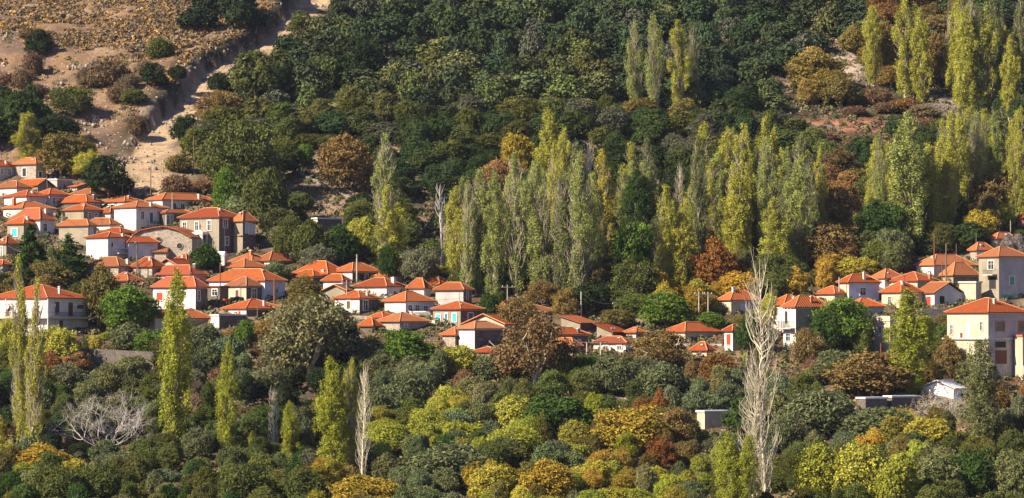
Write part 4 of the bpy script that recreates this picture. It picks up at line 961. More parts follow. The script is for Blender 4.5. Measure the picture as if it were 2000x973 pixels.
def grow(r, p, d, L, rad, depth, segs, spread=.6, up=.1, kids=3, wig=.15, shrink=.68):
    p = np.array(p, float); d = np.array(d, float); n = 4
    pts = [p]
    for i in range(n):
        d = d + r.normal(size=3) * wig + np.array([0, 0, up]); d /= np.linalg.norm(d)
        q = p + d * L / n; segs.append((p, q, rad * (1 - .4 * i / n), rad * (1 - .4 * (i + 1) / n))); p = q; pts.append(p)
    if depth > 0:
        for k in range(kids):
            t = pts[-1] if k == 0 else pts[r.randint(2, n + 1)]
            nd = d + r.normal(size=3) * spread; nd /= np.linalg.norm(nd)
            grow(r, t, nd, L * shrink * r.uniform(.8, 1.15), rad * .6, depth - 1, segs, spread, up, kids, wig, shrink)

def dome(W, H, n, seed, base=.0, rs_=(.13, .26), flat=1.0, core=.36):
    r = np.random.RandomState(seed); L = [(0, 0, H * .36, W * core, W * core, H * core)]
    for i in range(n):
        a = r.uniform(0, 2 * math.pi); e = math.asin(r.uniform(-.6, 1)); k = r.uniform(.62, 1.04)
        q = W * r.uniform(*rs_)
        x, y = math.cos(a) * math.cos(e) * (W / 2 - q) * k, math.sin(a) * math.cos(e) * (W / 2 - q) * k
        z = H * .42 + math.sin(e) * ((H * .58 if e > 0 else H * .42) - q * .8) * k
        z = max(z, base * H + q * .5)
        L.append((x, y, z, q, q, q * .8 * flat))
    return L

PROTO = {}
def proto(kind, W, H, trunk, crown): PROTO.setdefault(kind, []).append((W, H, trunk, crown))
def trunk_simple(name, H, rad, seed, mat=None, branches=6, spread=.5):
    r = np.random.RandomState(seed); s = []
    s.append((np.array([0, 0, -1.0]), np.array([0, 0, H * .15]), rad * 1.25, rad))
    for k in range(branches):
        a = 6.28 * k / branches + r.uniform(-.4, .4)
        grow(r, (0, 0, H * .13), (math.cos(a) * spread, math.sin(a) * spread, 1), H * .36, rad * .55, 2, s, .5, .08, 2, .12)
    return tubes_np(s, mat or BARK, name, 5)

for i in range(8):     # evergreen oak
    W, H = 8.6, 6.8
    proto('oak', W, H, trunk_simple('trunk', H, .22, i), crown_mesh('crown', dome(W, H, 20 + 2 * i, 100 + i, rs_=(.11, .22), core=.27), 11000, .26, i, up=.3, jit=.45, cr=.28, asp=1.2, per=9))
for i in range(6):     # broadleaf: loose leaf clusters
    W, H = 8, 7.5
    proto('broad', W, H, trunk_simple('trunk', H, .2, 20 + i), crown_mesh('crown', dome(W, H, 50, 200 + i, rs_=(.07, .18)), 15000, .24, 20 + i, up=.3, jit=.8, keep_in=.6, asp=1.2, per=16, cr=.42))
for i in range(4):     # sparse autumn broadleaf
    W, H = 8, 7
    Lb = [(x, y, z, a * .9, b * .9, c * .9) for x, y, z, a, b, c in dome(W, H, 70, 300 + i, rs_=(.06, .14))[1:]]
    proto('sparse', W, H, trunk_simple('trunk', H, .2, 40 + i, BARKP, 8, .9), crown_mesh('crown', Lb, 12500, .20, 40 + i, jit=1, keep_in=.4, asp=1.3, per=10, cr=.5))
for i in range(5):     # olive: fine feathery
    W, H = 6.5, 5
    proto('olive', W, H, trunk_simple('trunk', H, .22, 60 + i), crown_mesh('crown', dome(W, H, 40, 400 + i, rs_=(.09, .2)), 15000, .19, 60 + i, up=.1, jit=1.0, asp=2.6, keep_in=.6, per=10, cr=.42))
for i in range(4):     # willow-like soft dome
    W, H = 8, 5.5
    proto('willow', W, H, trunk_simple('trunk', H, .18, 80 + i), crown_mesh('crown', dome(W, H, 44, 500 + i, rs_=(.09, .22)), 20000, .17, 80 + i, up=.4, jit=.8, asp=2.2, per=8, cr=.4, keep_in=.6))
for i in range(5):     # low shrub
    W, H = 5, 2.6
    proto('shrub', W, H, trunk_simple('stem', H, .06, 90 + i), crown_mesh('crown', dome(W, H, 20, 600 + i, rs_=(.10, .25)), 7000, .16, 90 + i, up=.1, jit=1, asp=2.2, per=7, cr=.35))

def poplar_lobes(H, W, n, seed, z0=.06, taper=1.0, full=False):
    r = np.random.RandomState(seed); L = []
    tm, ex, sh = r.uniform(.35, .68), r.uniform(1.5, 2.8), r.uniform(.7, .88); lead = [(0, 0, 1.0, 1.0)]
    if full: lead = [(0, 0, 1.0, 1.0)]; tm = .5; sh = .74
    elif seed % 2: lead = [(0, 0, 1.0, .8), (W * .26 * r.choice((-1, 1)), W * .1, r.uniform(.8, .93), .62)]
    if seed % 3 == 2 and not full: lead.append((W * .2 * r.choice((-1, 1)), -W * .15, r.uniform(.62, .8), .6))
    gap = r.uniform(.1, .9, 3)
    for i in range(n):
        lx, ly, lh, lw = lead[i % len(lead)]; h = H * lh
        t = (i + r.rand()) / n
        if not full and r.rand() < .55 and (np.abs(gap - t) < .035).any(): continue
        z = h * (z0 + (1 - z0) * t * .94)
        prof = min(1, .5 + t * 1.8) * (1 - max(0, (t - tm) / (1 - tm)) ** ex * sh * taper) * (1 + .10 * math.sin(t * 13 + seed) + .08 * math.sin(t * 31 + 2 * seed))
        q = W * .5 * prof * lw; a = r.uniform(0, 6.28); k = q * r.uniform(.1, 1.0)
        rr = max(.20, q * r.uniform(.13, .30)); hh = H * r.uniform(.035, .09)
        L.append((lx * (.3 + .7 * t) + math.cos(a) * k, ly + math.sin(a) * k, min(z, h - hh), rr, rr, hh))
    L.append((0, 0, H * .93, .3, .3, H * .065))
    return L
def poplar_wood(name, H, W, seed, nb, mat, z0=.05, rad=.32, twig=2, thick=.045):
    r = np.random.RandomState(seed); s = []; p = np.array([0, 0, -1.0]); N = 14
    for i in range(N):
        q = np.array([r.normal() * .12, r.normal() * .12, H * .96 * (i + 1) / N]); s.append((p, q, rad * (1 - i / N) + .03, rad * (1 - (i + 1) / N) + .02)); p = q
    for k in range(nb):
        t = r.uniform(z0, .86); z = H * t; a = r.uniform(0, 6.28); prof = min(1, .45 + t * 3) * (1 - max(0, (t - .45) / .55) ** 1.5 * .8)
        q = W * .5 * prof * r.uniform(.5, 1.05); ln = H * r.uniform(.08, .20) * (1 - .3 * t)
        p0 = np.array([0, 0, z]); o = np.array([math.cos(a), math.sin(a), 0])
        p1 = p0 + o * q * .62 + np.array([0, 0, ln * .28]); p2 = p0 + o * q * .95 + np.array([0, 0, ln * .65]) + r.normal(size=3) * .1; p3 = p0 + o * q + np.array([0, 0, ln]) + r.normal(size=3) * .18
        th = thick * 1.6
        s += [(p0, p1, th * 1.4, th), (p1, p2, th, th * .75), (p2, p3, th * .75, th * .3)]
        for m in range(twig):
            b = p1 + (p2 - p1) * r.rand(); e = b + np.array([r.normal() * .35, r.normal() * .35, r.uniform(.8, 2.0)])
            s.append((b, e, thick * .7, thick * .25))
    return tubes_np(s, mat, name, 3)
BARKG = m_plain('poplar_bark', (.36, .31, .24), .95, .4, 4)
for i in range(10):    # leafy lombardy poplar
    H, W = 25, 5.0
    proto('poplar', W, H, poplar_wood('trunk', H, W * .8, 700 + i, 70, BARKG, twig=1, thick=.03), crown_mesh('crown', poplar_lobes(H, W, 130, 700 + i, (.02, .08, .03)[i % 3]), 26000, .165, 700 + i, up=.15, jit=.6, keep_in=.55, asp=1.5, per=12, cr=.30, cz=1.1, vert=True))
for i in range(3):     # dense full poplar
    H, W = 25, 4.8
    proto('poplar', W, H, poplar_wood('trunk', H, W * .8, 790 + i, 50, BARKG, twig=1, thick=.03), crown_mesh('crown', poplar_lobes(H, W, 190, 790 + i, .03, full=True), 30000, .17, 790 + i, up=.15, jit=.6, keep_in=.6, asp=1.4, per=12, cr=.28, cz=1.0, vert=True))
for i in range(6):     # thin poplar, wood showing
    H, W = 25, 4.6
    proto('thinpoplar', W, H, poplar_wood('trunk', H, W * .9, 720 + i, 130, BARKG, twig=2, thick=.035), crown_mesh('crown', poplar_lobes(H, W, 100, 721 + i), 19000, .155, 720 + i, up=.15, jit=.8, keep_in=.4, asp=1.6, per=10, cr=.34, cz=1.2, vert=True))
for i in range(3):
    H, W = 25, 4.4
    proto('barepoplar', W, H, poplar_wood('trunk', H, W, 740 + i, 115 + 25 * i, BARKP, .02, .28, 3, .027), None)
for i in range(2):     # dead stripped trunk with a few snags
    H, W = 20, 2.2
    proto('snag', W, H, poplar_wood('trunk', H, W, 750 + i, 26, BARKW, .3, .40, 1, .06), None)
for i in range(2):     # bare spreading tree
    r = np.random.RandomState(760 + i); s = [(np.array([0, 0, -1.]), np.array([.1, 0, 1.0]), .24, .2)]
    for k in range(9):
        a = 6.28 * k / 9; grow(r, (.1, 0, .7), (math.cos(a) * 1.4, math.sin(a) * 1.4, .8), 2.9, .075, 5, s, .5, .06, 3, .22, .70)
    P_ = np.array([q[1] for q in s]); proto('barebroad', float(np.ptp(P_[:, 0])) * .9, float(P_[:, 2].max()), tubes_np(s, BARKW, 'trunk', 3), None)
for i in range(2):     # fir: tiers of drooping boughs
    H, W = 9, 8; r = np.random.RandomState(770 + i); L = []
    for k in range(11):
        t = k / 11; rad = W * .5 * (1 - t) ** .8
        for j in range(max(4, int(11 * (1 - t)))):
            a = r.uniform(0, 6.28); kk = rad * r.uniform(.45, .85)
            L.append((math.cos(a) * kk, math.sin(a) * kk, H * (.08 + .86 * t) + r.uniform(-.3, .3), rad * .28 + .15, rad * .28 + .15, .32))
    L.append((0, 0, H * .95, .2, .2, .6))
    proto('fir', W, H, trunk_simple('trunk', H, .2, 770 + i, branches=3), crown_mesh('crown', L, 7500, .34, 770 + i, up=.4, jit=.6, asp=3, keep_in=.5))

TREE_N = {}
BROAD = dict(gold='golden_tree', org='golden_tree', yel='golden_tree', brn='brown_tree', rbr='brown_tree', obr='brown_tree', grn='green_tree', wil='green_tree')  # the same broadleaf trees, sorted by leaf colour and not by species
def plant(kind, x, y, z, W, H, col, alpha, name, label, cat, group, bare=False, yaw=None, var=None):
    ps = PROTO[kind]; k = TREE_N.get(kind, 0); TREE_N[kind] = k + 1
    W0, H0, tr, cr = ps[(k * 5 + k // 3) % len(ps) if var is None else var % len(ps)]
    e = D.objects.new(name, None); e.empty_display_size = 1; COL.objects.link(e)
    e.location = (x, y, z - .25); e.scale = (W / W0, W / W0, H / H0)
    tl = .03 if 'poplar' in kind else .05
    e.rotation_euler = (rnd.uniform(-tl, tl), rnd.uniform(-tl, tl), rnd.uniform(0, 6.28) if yaw is None else yaw)
    tag(e, label, cat, group)
    t = D.objects.new('stem' if kind == 'shrub' else 'trunk', tr); COL.objects.link(t); t.parent = e
    if cr:
        c = D.objects.new('crown', cr); COL.objects.link(c); c.parent = e; c.color = (*col, alpha)
    return e

PAL = dict(dk=(.026, .042, .018), oak=(.042, .066, .024), ol=(.092, .110, .033), gol=(.17, .165, .085), rus=(.17, .115, .055), pf=(.27, .30, .043), grn=(.10, .17, .030), dg=(.045, .085, .022), yg=(.34, .345, .066), pg=(.26, .30, .10),
           yel=(.36, .32, .055), gold=(.31, .24, .042), khk=(.22, .18, .05), org=(.23, .115, .035), brn=(.19, .14, .055), rbr=(.20, .115, .042), olv=(.125, .145, .072), gry=(.15, .16, .105), wil=(.25, .27, .045), pur=(.15, .105, .068), obr=(.15, .13, .045), red=(.36, .06, .03), dpg=(.15, .17, .075))
NAMES = dict(oak=('oak_tree', 'tree'), broad=('broadleaf_tree', 'tree'), sparse=('thin_leaved_tree', 'tree'), olive=('olive_tree', 'olive tree'), willow=('round_bush', 'bush'), shrub=('shrub', 'shrub'),
             poplar=('poplar_tree', 'poplar'), thinpoplar=('poplar_tree', 'poplar'), barepoplar=('bare_poplar', 'poplar'), snag=('dead_tree', 'dead tree'), barebroad=('bare_tree', 'tree'), fir=('fir_tree', 'fir'))
GROUPS = dict(poplar='poplars', thinpoplar='poplars', barepoplar='leafless poplars', snag='dead trunks', oak='oak trees', broad='broadleaf trees', sparse='thin autumn trees', olive='olive trees', willow='round bushes', shrub='shrubs', barebroad='bare trees', fir='firs')
PLANTED = []
def T(kind, xc, vt_, vb_, w, col, alpha, label, **kw):
    x, y, z = at(xc, vb_); s = y / FPX
    PLANTED.append((x, y, w * s))
    if vb_ > 760 and kind == 'poplar':
        col = 'pf' if col == 'yg' else col; kw['var'] = (10, 11, 12)[len(PLANTED) % 3]; w = w * .98
    n, c = NAMES[kind]
    if kind == 'broad': n = BROAD.get(col, n)
    col = PAL[col] if isinstance(col, str) else col
    if kind in ('poplar', 'thinpoplar'): w = w * (1.1 if vb_ > 760 else 1.4 if w < 45 else 1.2 if w < 60 else 1.05)
    return plant(kind, x, y, z, w * s, (vb_ - vt_) * s + .3, col, alpha, n, label, c, GROUPS[kind], **kw)
# ------------------------------------------------------------------ single trees seen in the photograph
# kind, centre column, top row, foot row, width (photo pixels), colour, share of turned leaves, label
TL = [
('poplar',52,218,318,46,'yg',.2,'short bushy yellow-green poplar behind the topmost stone house'),
('thinpoplar',1243,40,205,30,'pg',.1,'pale thin poplar high on the wooded hill, outermost of the hillside pair of pairs'),
('thinpoplar',1278,30,224,28,'pg',.15,'tall pale thin poplar high on the wooded hill, inner one of the paler pair'),
('poplar',1327,40,224,34,'yg',.3,'yellowish poplar high on the wooded hill, next to a darker grey one'),
('thinpoplar',1353,42,212,24,'dpg',.0,'dull grey-green poplar close beside a yellowish one high on the hill'),
('poplar',1703,8,166,26,'yg',.4,'slim yellow poplar standing alone beside the pale scree on the hill'),
('poplar',1770,-15,192,44,'yg',.1,'broad tall poplar right of the slim yellow one, above the stone terraces'),
('poplar',1803,15,198,34,'yg',.25,'narrower poplar leaning on the broad one above the stone terraces'),
('poplar',1870,5,180,38,'yg',.2,'poplar at the near edge of the dense stand topping the right slope'),
('thinpoplar',1896,-10,208,32,'pg',.1,'thin grey poplar second in the dense stand topping the right slope'),
('thinpoplar',1925,10,222,42,'pg',.2,'wide thin poplar in the middle of the dense stand topping the right slope'),
('poplar',1948,-25,206,34,'dpg',.1,'dark poplar at the back of the dense stand topping the right slope'),
('poplar',1973,70,236,28,'yg',.35,'low bright poplar in front of the dense stand topping the right slope'),
('poplar',1997,-20,216,34,'dpg',.1,'dark poplar cut by the picture edge in the stand topping the right slope'),
('thinpoplar',750,262,470,44,'pg',.0,'pale grey-green poplar rising behind the bright one above the village roofs'),
('poplar',758,365,545,58,'yg',.05,'full bright green poplar standing alone above the village roofs'),
('poplar',893,362,560,40,'yg',.4,'yellow-edged poplar at the village end of the big grove'),
('thinpoplar',930,330,575,52,'pg',.05,'grey-green poplar with a rounded head at the village end of the big grove'),
('poplar',966,335,585,34,'pg',.1,'slim dull poplar squeezed between two wide ones in the big grove'),
('thinpoplar',1010,298,580,52,'pg',.1,'wide pale poplar with much wood showing in front of the golden plane'),
('poplar',1076,215,450,50,'yg',.2,'tallest poplar of the big grove, standing at its back'),
('poplar',1102,248,480,36,'yg',.3,'bright poplar beside the tallest one in the big grove'),
('thinpoplar',1062,365,580,44,'pg',.15,'grey poplar below the tallest one in the big grove'),
('thinpoplar',1098,340,590,40,'dpg',.0,'dull green poplar in the shade of the big grove'),
('thinpoplar',1130,300,595,44,'pg',.1,'thin poplar before the leafless tops in the big grove'),
('barepoplar',1150,268,470,26,'pg',0,'leafless pale top standing among green poplars of the grove'),
('poplar',1180,293,520,42,'yel',.3,'golden yellow slender poplar in the middle of the grove'),
('poplar',1228,278,450,32,'yg',.3,'light poplar at the back, next to the dark green wide one'),
('poplar',1265,272,450,50,'dpg',.2,'dark green wide poplar behind the bright green round tree'),
('poplar',1240,330,470,44,'dg',.2,'deep green poplar low behind the bright green round tree'),
('poplar',1297,362,578,36,'yg',.1,'slim green poplar right of the bright green round tree'),
('barepoplar',1325,312,455,26,'pg',0,'leafless pale poplar top behind the slim green one'),
('poplar',1330,415,578,46,'yg',.45,'yellowish low poplar left of the rust-coloured plane'),
('poplar',1380,240,460,54,'yg',.15,'wide pale poplar behind the rust-coloured plane'),
('poplar',1384,370,480,42,'pg',.1,'green poplar just above the rust-coloured plane'),
('poplar',1418,250,480,40,'yg',.35,'yellow poplar between two wide ones right of the rust-coloured plane'),
('poplar',1450,243,500,46,'yg',.25,'tall yellow-green poplar left of the brightest one'),
('poplar',1440,340,520,52,'yg',.4,'broad yellow poplar in front, above the bleached leafless poplar'),
('poplar',1502,226,450,50,'yg',.3,'brightest tall poplar of the right half of the grove'),
('poplar',1512,385,540,62,'yg',.05,'bulky green poplar at the front, right behind the bleached leafless poplar'),
('poplar',1540,285,490,36,'pg',.1,'slim grey poplar right of the brightest one'),
('thinpoplar',1566,265,495,44,'pg',.1,'thin tall poplar at the right end of the middle grove'),
('thinpoplar',1580,330,505,34,'pg',.1,'greyish low poplar above the dead stripped trunk'),
('poplar',1717,270,430,34,'yg',.4,'slim yellow poplar left of the widest poplar on the right'),
('poplar',1778,220,485,78,'pg',.15,'widest and fullest poplar above the right-hand houses'),
('poplar',1808,280,470,44,'yg',.1,'poplar grown into the side of the widest one on the right'),
('poplar',1857,222,460,40,'yg',.3,'bright slender poplar right of the widest one above the right-hand houses'),
('poplar',1895,205,340,50,'yg',.2,'large poplar behind the bare-branched round tree'),
('poplar',1922,215,360,40,'yg',.3,'yellow poplar behind the bare-branched round tree, its inner neighbour'),
('poplar',1958,212,360,44,'dpg',.1,'dark shaded poplar near the edge above the bare-branched round tree'),
('poplar',1990,216,365,40,'yg',.1,'poplar cut by the picture edge above the bare-branched round tree'),
('poplar',340,528,888,62,'yg',.15,'very tall full poplar in front of the pink house, foreground'),
('poplar',440,668,898,38,'yg',.2,'slender foreground poplar next right from the very tall full one'),
('poplar',495,842,892,16,'yg',.2,'tiny young poplar between the slender and the small one'),
('poplar',568,785,905,34,'yg',.1,'small narrow foreground poplar right of the small grey leafless one'),
('poplar',652,700,935,60,'yg',.3,'broad golden-green foreground poplar beside the leafless one'),
('thinpoplar',686,705,930,38,'yg',.1,'second foreground poplar merging with the broad golden-green one'),
('thinpoplar',44,500,880,40,'yg',.1,'tall ragged poplar before the balcony of the two-storey white house'),
('thinpoplar',66,545,890,44,'yg',.1,'ragged poplar close beside the taller ragged one'),
('poplar',1915,662,880,72,'dpg',.5,'leafy green poplar in front of the cream garage house'),
('poplar',1778,566,772,84,'yg',.0,'thick pyramid-shaped poplar beside the cream tower'),
('poplar',1425,845,1010,52,'yg',.2,'yellow-green poplar behind the small dead trunk at the bottom'),
('poplar',1458,850,1015,40,'yg',.0,'green poplar at the bottom beside the bleached leafless poplar'),
('barepoplar',535,750,892,28,'pg',0,'small grey leafless poplar among dark olives'),
('barepoplar',708,705,942,34,'pg',0,'grey leafless poplar touching the golden-green one'),
('barepoplar',1493,485,1000,84,'pg',0,'huge bleached leafless poplar, tallest tree of the foreground'),
('barepoplar',1470,690,1000,70,'pg',0,'leafless poplar stem behind the huge bleached one'),
('barepoplar',34,690,850,26,'pg',0,'leafless grey poplar stem left of the ragged poplars'),
('snag',1437,855,1010,24,'pg',0,'small dead white trunk at the bottom beside the huge leafless poplar'),
('snag',864,355,525,26,'pg',0,'dead grey trunk beside the terraced slope'),
('barepoplar',866,430,530,26,'pg',0,'grey leafless poplar at the foot of the dead grey trunk'),
('snag',1575,444,530,20,'pg',0,'dead stripped trunk among brown trees'),
('barebroad',210,755,885,210,'pg',0,'wide white bare-branched tree in the left foreground'),
('barebroad',1840,745,830,110,'pg',0,'grey bare shrub-like tree in front of the sheet-metal barn'),
('sparse',1937,335,425,125,'brn',.4,'round tree with pale bare branches showing above the right houses'),
('fir',62,438,540,86,'dg',.0,'dark fir beside the tan house with the turquoise window'),
('fir',135,462,545,84,'dg',.0,'second dark fir, right of the taller one'),
# left slope
('oak',72,58,112,64,'dk',0,'dark round oak standing alone on the bare slope'),
('oak',500,15,62,48,'dk',0,'dark oak at the head of the gully'),
('oak',360,213,285,72,'dk',0,'compact dark green oak standing in the pale gully'),
('oak',212,306,388,116,'dk',.1,'wide dark oak directly above the red roofs'),
('sparse',140,165,228,104,'ol',.1,'see-through olive-green oak on the bare slope'),
('oak',35,170,275,110,'oak',.1,'big dark oak at the left edge of the bare slope'),
('oak',105,215,275,110,'dk',.1,'dark spreading oak beside the big one on the bare slope'),
('broad',118,258,345,105,'obr',.4,'yellow-brown tree behind the topmost houses'),
('sparse',170,290,350,70,'yg',.4,'yellowish loose tree beside the wide dark oak'),
('shrub',215,118,170,90,'pur',.2,'wide brown bush in the middle of the bare slope'),
('shrub',235,165,200,60,'pur',.3,'lower brown bush beside the wide brown one on the bare slope'),
('oak',300,122,172,66,'dk',.1,'dark oak on the edge of the gully bank'),
('shrub',310,75,115,55,'ol',.0,'olive green bush high on the scrub slope'),
('oak',345,125,158,44,'dk',0,'small dark oak at the very lip of the gully bank'),
('shrub',62,105,145,48,'pur',.1,'brown bush under the lone dark oak'),
('shrub',40,140,178,52,'pur',.2,'round brown bush at the left of the bare slope'),
('shrub',70,165,185,36,'pur',.3,'small low brown bush on the bare slope'),
('shrub',268,233,268,42,'pur',.1,'round grey-brown bush beside the gully'),
('oak',262,168,205,60,'ol',.1,'green bush-like oak between the brown bushes and the gully'),
('shrub',350,305,335,60,'obr',.2,'straw-brown bush below the gully'),
('shrub',345,345,378,64,'pur',.1,'grey-brown round bush above the long roof'),
('oak',500,98,198,125,'ol',.05,'large oak right of the gully track'),
('oak',428,138,185,54,'dk',0,'small dark oak right of the gully track'),
('oak',545,110,195,60,'dk',0,'dark oak merging with the large one by the track'),
('sparse',412,175,250,80,'brn',.4,'russet thin tree right of the gully'),
('sparse',480,222,395,165,'ol',.12,'very large loose olive-brown tree above the school'),
('broad',595,278,322,44,'grn',.05,'small round bright green tree on the slope'),
('broad',672,265,375,118,'brn',.5,'large orange-brown walnut tree on the slope'),
('sparse',720,320,375,50,'brn',.3,'small brown tree beside the large walnut'),
('oak',585,20,70,60,'ol',0,'green oak right of the gully head'),
('oak',625,60,115,60,'dk',0,'dark oak above the rocky clearing'),
('oak',630,100,165,90,'ol',.1,'oak with pale crown beside the rocky clearing'),
('oak',700,70,165,100,'dk',0,'large dark oak right of the rocky clearing'),
# behind and in the village
('olive',520,330,440,90,'ol',.1,'tall green-grey tree right of the large loose tree'),
('broad',440,330,420,60,'grn',.2,'green tree at the foot of the large loose tree'),
('shrub',470,360,400,80,'obr',.3,'brown bush patch above the school'),
('olive',605,430,520,70,'ol',.1,'grey olive left of the small white-roofed hut'),
('broad',560,420,510,70,'ol',.2,'green tree beside the school annex'),
('broad',670,435,515,80,'dg',.1,'dark round tree below the small white-roofed hut'),
('broad',705,420,500,60,'yg',.4,'yellow leaved tree beside the bright lone poplar'),
('sparse',620,478,530,80,'gry',.1,'pale blossoming-looking shrub tree above the roofs'),
('broad',760,470,550,44,'dg',0,'deep green ivy-like tree at the foot of the lone poplar'),
('sparse',820,480,560,90,'gry',.3,'grey twiggy tree right of the lone poplar'),
('broad',915,500,575,50,'dg',0,'dark green tree in front of the grove'),
('broad',1010,260,345,82,'gold',.3,'golden plane tree at the top of the grove'),
('broad',1245,425,560,110,'grn',.1,'big bright green round tree in the grove'),
('sparse',1240,500,595,120,'ol',.3,'loose tree with pale twigs below the bright green one'),
('broad',1393,468,572,100,'org',.3,'rust-coloured plane tree below the poplars'),
('broad',1635,365,470,120,'brn',.5,'large brown tree in the middle of the right slope'),
('broad',1610,430,525,130,'brn',.4,'second brown tree, lower and darker, by the dead trunk'),
('broad',1720,385,500,110,'dg',.3,'dark green tree with yellow tips right of the brown ones'),
('olive',1740,450,520,90,'olv',0,'blue-grey olive above the right-hand houses'),
('broad',1590,98,178,130,'khk',.3,'golden-brown tree high on the right slope'),
('broad',1640,140,210,90,'obr',.5,'yellowish tree below the golden-brown one high on the slope'),
('broad',1730,40,150,70,'brn',.3,'brown tree between the high poplars'),
('broad',1835,60,170,70,'brn',.4,'brown tree behind the narrower high poplar'),
('broad',1735,0,70,90,'rbr',.2,'reddish tree at the very top of the slope'),
('shrub',1765,195,215,70,'rbr',.3,'rusty autumn bush on the stone terrace'),
('shrub',1320,222,238,50,'gold',.5,'orange bush at the foot of the hillside poplars'),
('shrub',1270,225,250,60,'wil',.3,'yellow-green bush at the foot of the hillside poplars'),
('shrub',1292,255,275,34,'yel',.2,'bright yellow bush low on the wooded hill'),
('shrub',1020,45,62,30,'gold',.6,'small orange bush in the dark wood'),
('sparse',1078,95,118,22,'gold',.6,'tiny orange tree in the dark wood'),
('broad',595,540,600,72,'obr',.1,'dark rounded tree between the red roofs'),
('olive',540,510,550,60,'olv',.1,'grey olive beside the clothes line'),
('olive',400,475,530,64,'dg',.2,'dark green tree in front of the bell tower'),
('broad',196,520,640,90,'obr',.25,'dark brown-green tree behind the two-storey white house'),
('broad',100,510,590,100,'obr',.3,'brownish tree below the firs'),
('broad',250,555,650,130,'grn',.2,'bright green tree left of the tall full poplar'),
('broad',305,640,705,90,'grn',.15,'light green fig at the foot of the tall full poplar'),
('olive',255,630,690,80,'olv',.1,'grey olive between the retaining wall and the bright green tree'),
('broad',120,630,720,90,'yg',.3,'yellow-green tree before the two-storey white house'),
('broad',15,620,710,60,'yg',.3,'yellowish tree at the left edge below the balcony'),
('broad',25,540,600,60,'obr',.2,'dull tree at the left edge above the two-storey white house'),
('olive',395,630,700,80,'olv',.1,'grey olive below the dark flat-roofed shed'),
('broad',480,620,680,50,'grn',.1,'green fig beside the dark flat-roofed shed'),
('sparse',605,575,740,200,'gol',.25,'very large brown-olive tree in the middle of the lower village'),
('broad',560,620,740,120,'gol',.3,'broad dull tree at the lower side of the very large one'),
('broad',660,600,720,90,'dg',.4,'darker tree at the right of the very large brown-olive one'),
('broad',795,640,725,120,'grn',.15,'bright green broad tree below the stone roofs'),
('broad',890,672,735,90,'yg',.2,'yellow-green fig below the double-window house'),
('olive',955,690,745,70,'olv',.1,'small olive alone on the grassy terrace'),
('sparse',1045,610,760,170,'rus',.3,'very large russet tree with white limbs in the village centre'),
('sparse',1010,580,650,100,'brn',.4,'russet tree leaning over the weathered roof'),
('broad',960,570,625,44,'dg',0,'dark cypress-like tree beside the blue-window house'),
('sparse',1060,545,600,80,'brn',.3,'brown tree behind the weathered roof'),
('broad',1150,690,740,80,'grn',.3,'green bush tree below the white low house'),
('sparse',1290,640,725,140,'brn',.3,'brown thicket tree covering the middle roofs'),
('broad',1400,690,750,90,'rbr',.3,'red-brown tree left of the huge leafless poplar'),
('broad',1640,580,690,135,'grn',.3,'large green tree between the balcony house and the tower'),
('broad',1610,600,700,80,'dg',.3,'darker green tree against the balcony house'),
('broad',1700,690,775,180,'brn',.45,'wide brown-orange tree below the tower'),
('broad',1850,660,745,70,'brn',.2,'brown tree below the cream garage house'),
('sparse',1580,640,720,80,'brn',.2,'brown shrubby tree at the foot of the balcony house'),
('olive',1640,680,740,90,'olv',0,'grey olive below the large green tree'),
('broad',1460,610,690,60,'dg',.1,'dark green tree left of the balcony house'),
('broad',1500,570,640,50,'yg',.3,'yellow-green tree behind the huge leafless poplar'),
('broad',1675,500,545,90,'yel',.3,'yellow tree above the blue-white house'),
('broad',1610,520,560,90,'obr',.3,'brown-green thicket above the balcony house'),
('broad',1955,395,450,60,'yg',.3,'yellow-green tree behind the topmost right house'),
('oak',1890,430,490,90,'oak',.1,'dark oak behind the long ribbed roof'),
('broad',1300,570,640,120,'grn',.35,'green reed-like thicket above the middle roofs'),
('broad',1200,600,645,80,'obr',.3,'brown-green bush behind the shed roofs'),
('broad',1385,610,645,70,'grn',.3,'green bush beside the wooden power poles'),
# foreground
('broad',80,868,925,120,'gold',.5,'orange-gold bushy tree in the left foreground'),
('broad',140,895,950,90,'yel',.3,'yellow bush right of the orange-gold tree'),
('broad',715,925,1000,150,'gold',.2,'glowing orange-yellow tree at the bottom edge'),
('willow',110,912,1000,120,'ol',.1,'rounded olive-green bush in the bottom left corner'),
('willow',195,905,990,110,'ol',.1,'rounded olive-green bush right of the corner one'),
('willow',480,900,1000,120,'ol',.1,'rounded bush left of the small foreground poplar'),
('willow',590,915,1000,100,'ol',.2,'rounded bush right of the small foreground poplar'),
('oak',1095,755,860,150,'dg',.35,'large dark green tree with golden tips in the foreground'),
('broad',1010,770,850,90,'yg',.35,'yellow-green tree beside the large dark green one'),
('broad',1235,785,890,165,'gold',.3,'large golden tree in the middle foreground'),
('broad',1318,795,875,90,'brn',.5,'orange-brown tree right of the large golden one'),
('oak',1447,775,850,90,'dg',.05,'smooth bright green round tree left of the huge leafless poplar'),
('olive',1290,715,785,110,'olv',0,'grey olive, right one of the pair on the orchard terrace'),
('olive',1195,700,775,100,'olv',0,'grey olive, left one of the pair on the orchard terrace'),
('broad',1810,815,880,110,'yel',.2,'bright yellow tree in the right foreground'),
('willow',835,800,860,90,'wil',.1,'yellow-green round bush left of a brighter one'),
('willow',895,820,880,110,'wil',.2,'brightest yellow-green round bush in the foreground'),
('willow',765,830,890,110,'wil',0,'dull green round bush right of the leafless poplar'),
('willow',1000,835,895,120,'wil',.1,'wide soft green bush below the large dark green tree'),
('broad',960,905,980,110,'yel',.1,'yellow-green tree at the bottom between olives'),
('olive',880,870,950,170,'olv',0,'wide silvery olive in the bottom middle'),
('broad',1070,900,990,120,'gold',.5,'orange-tinged tree at the bottom middle'),
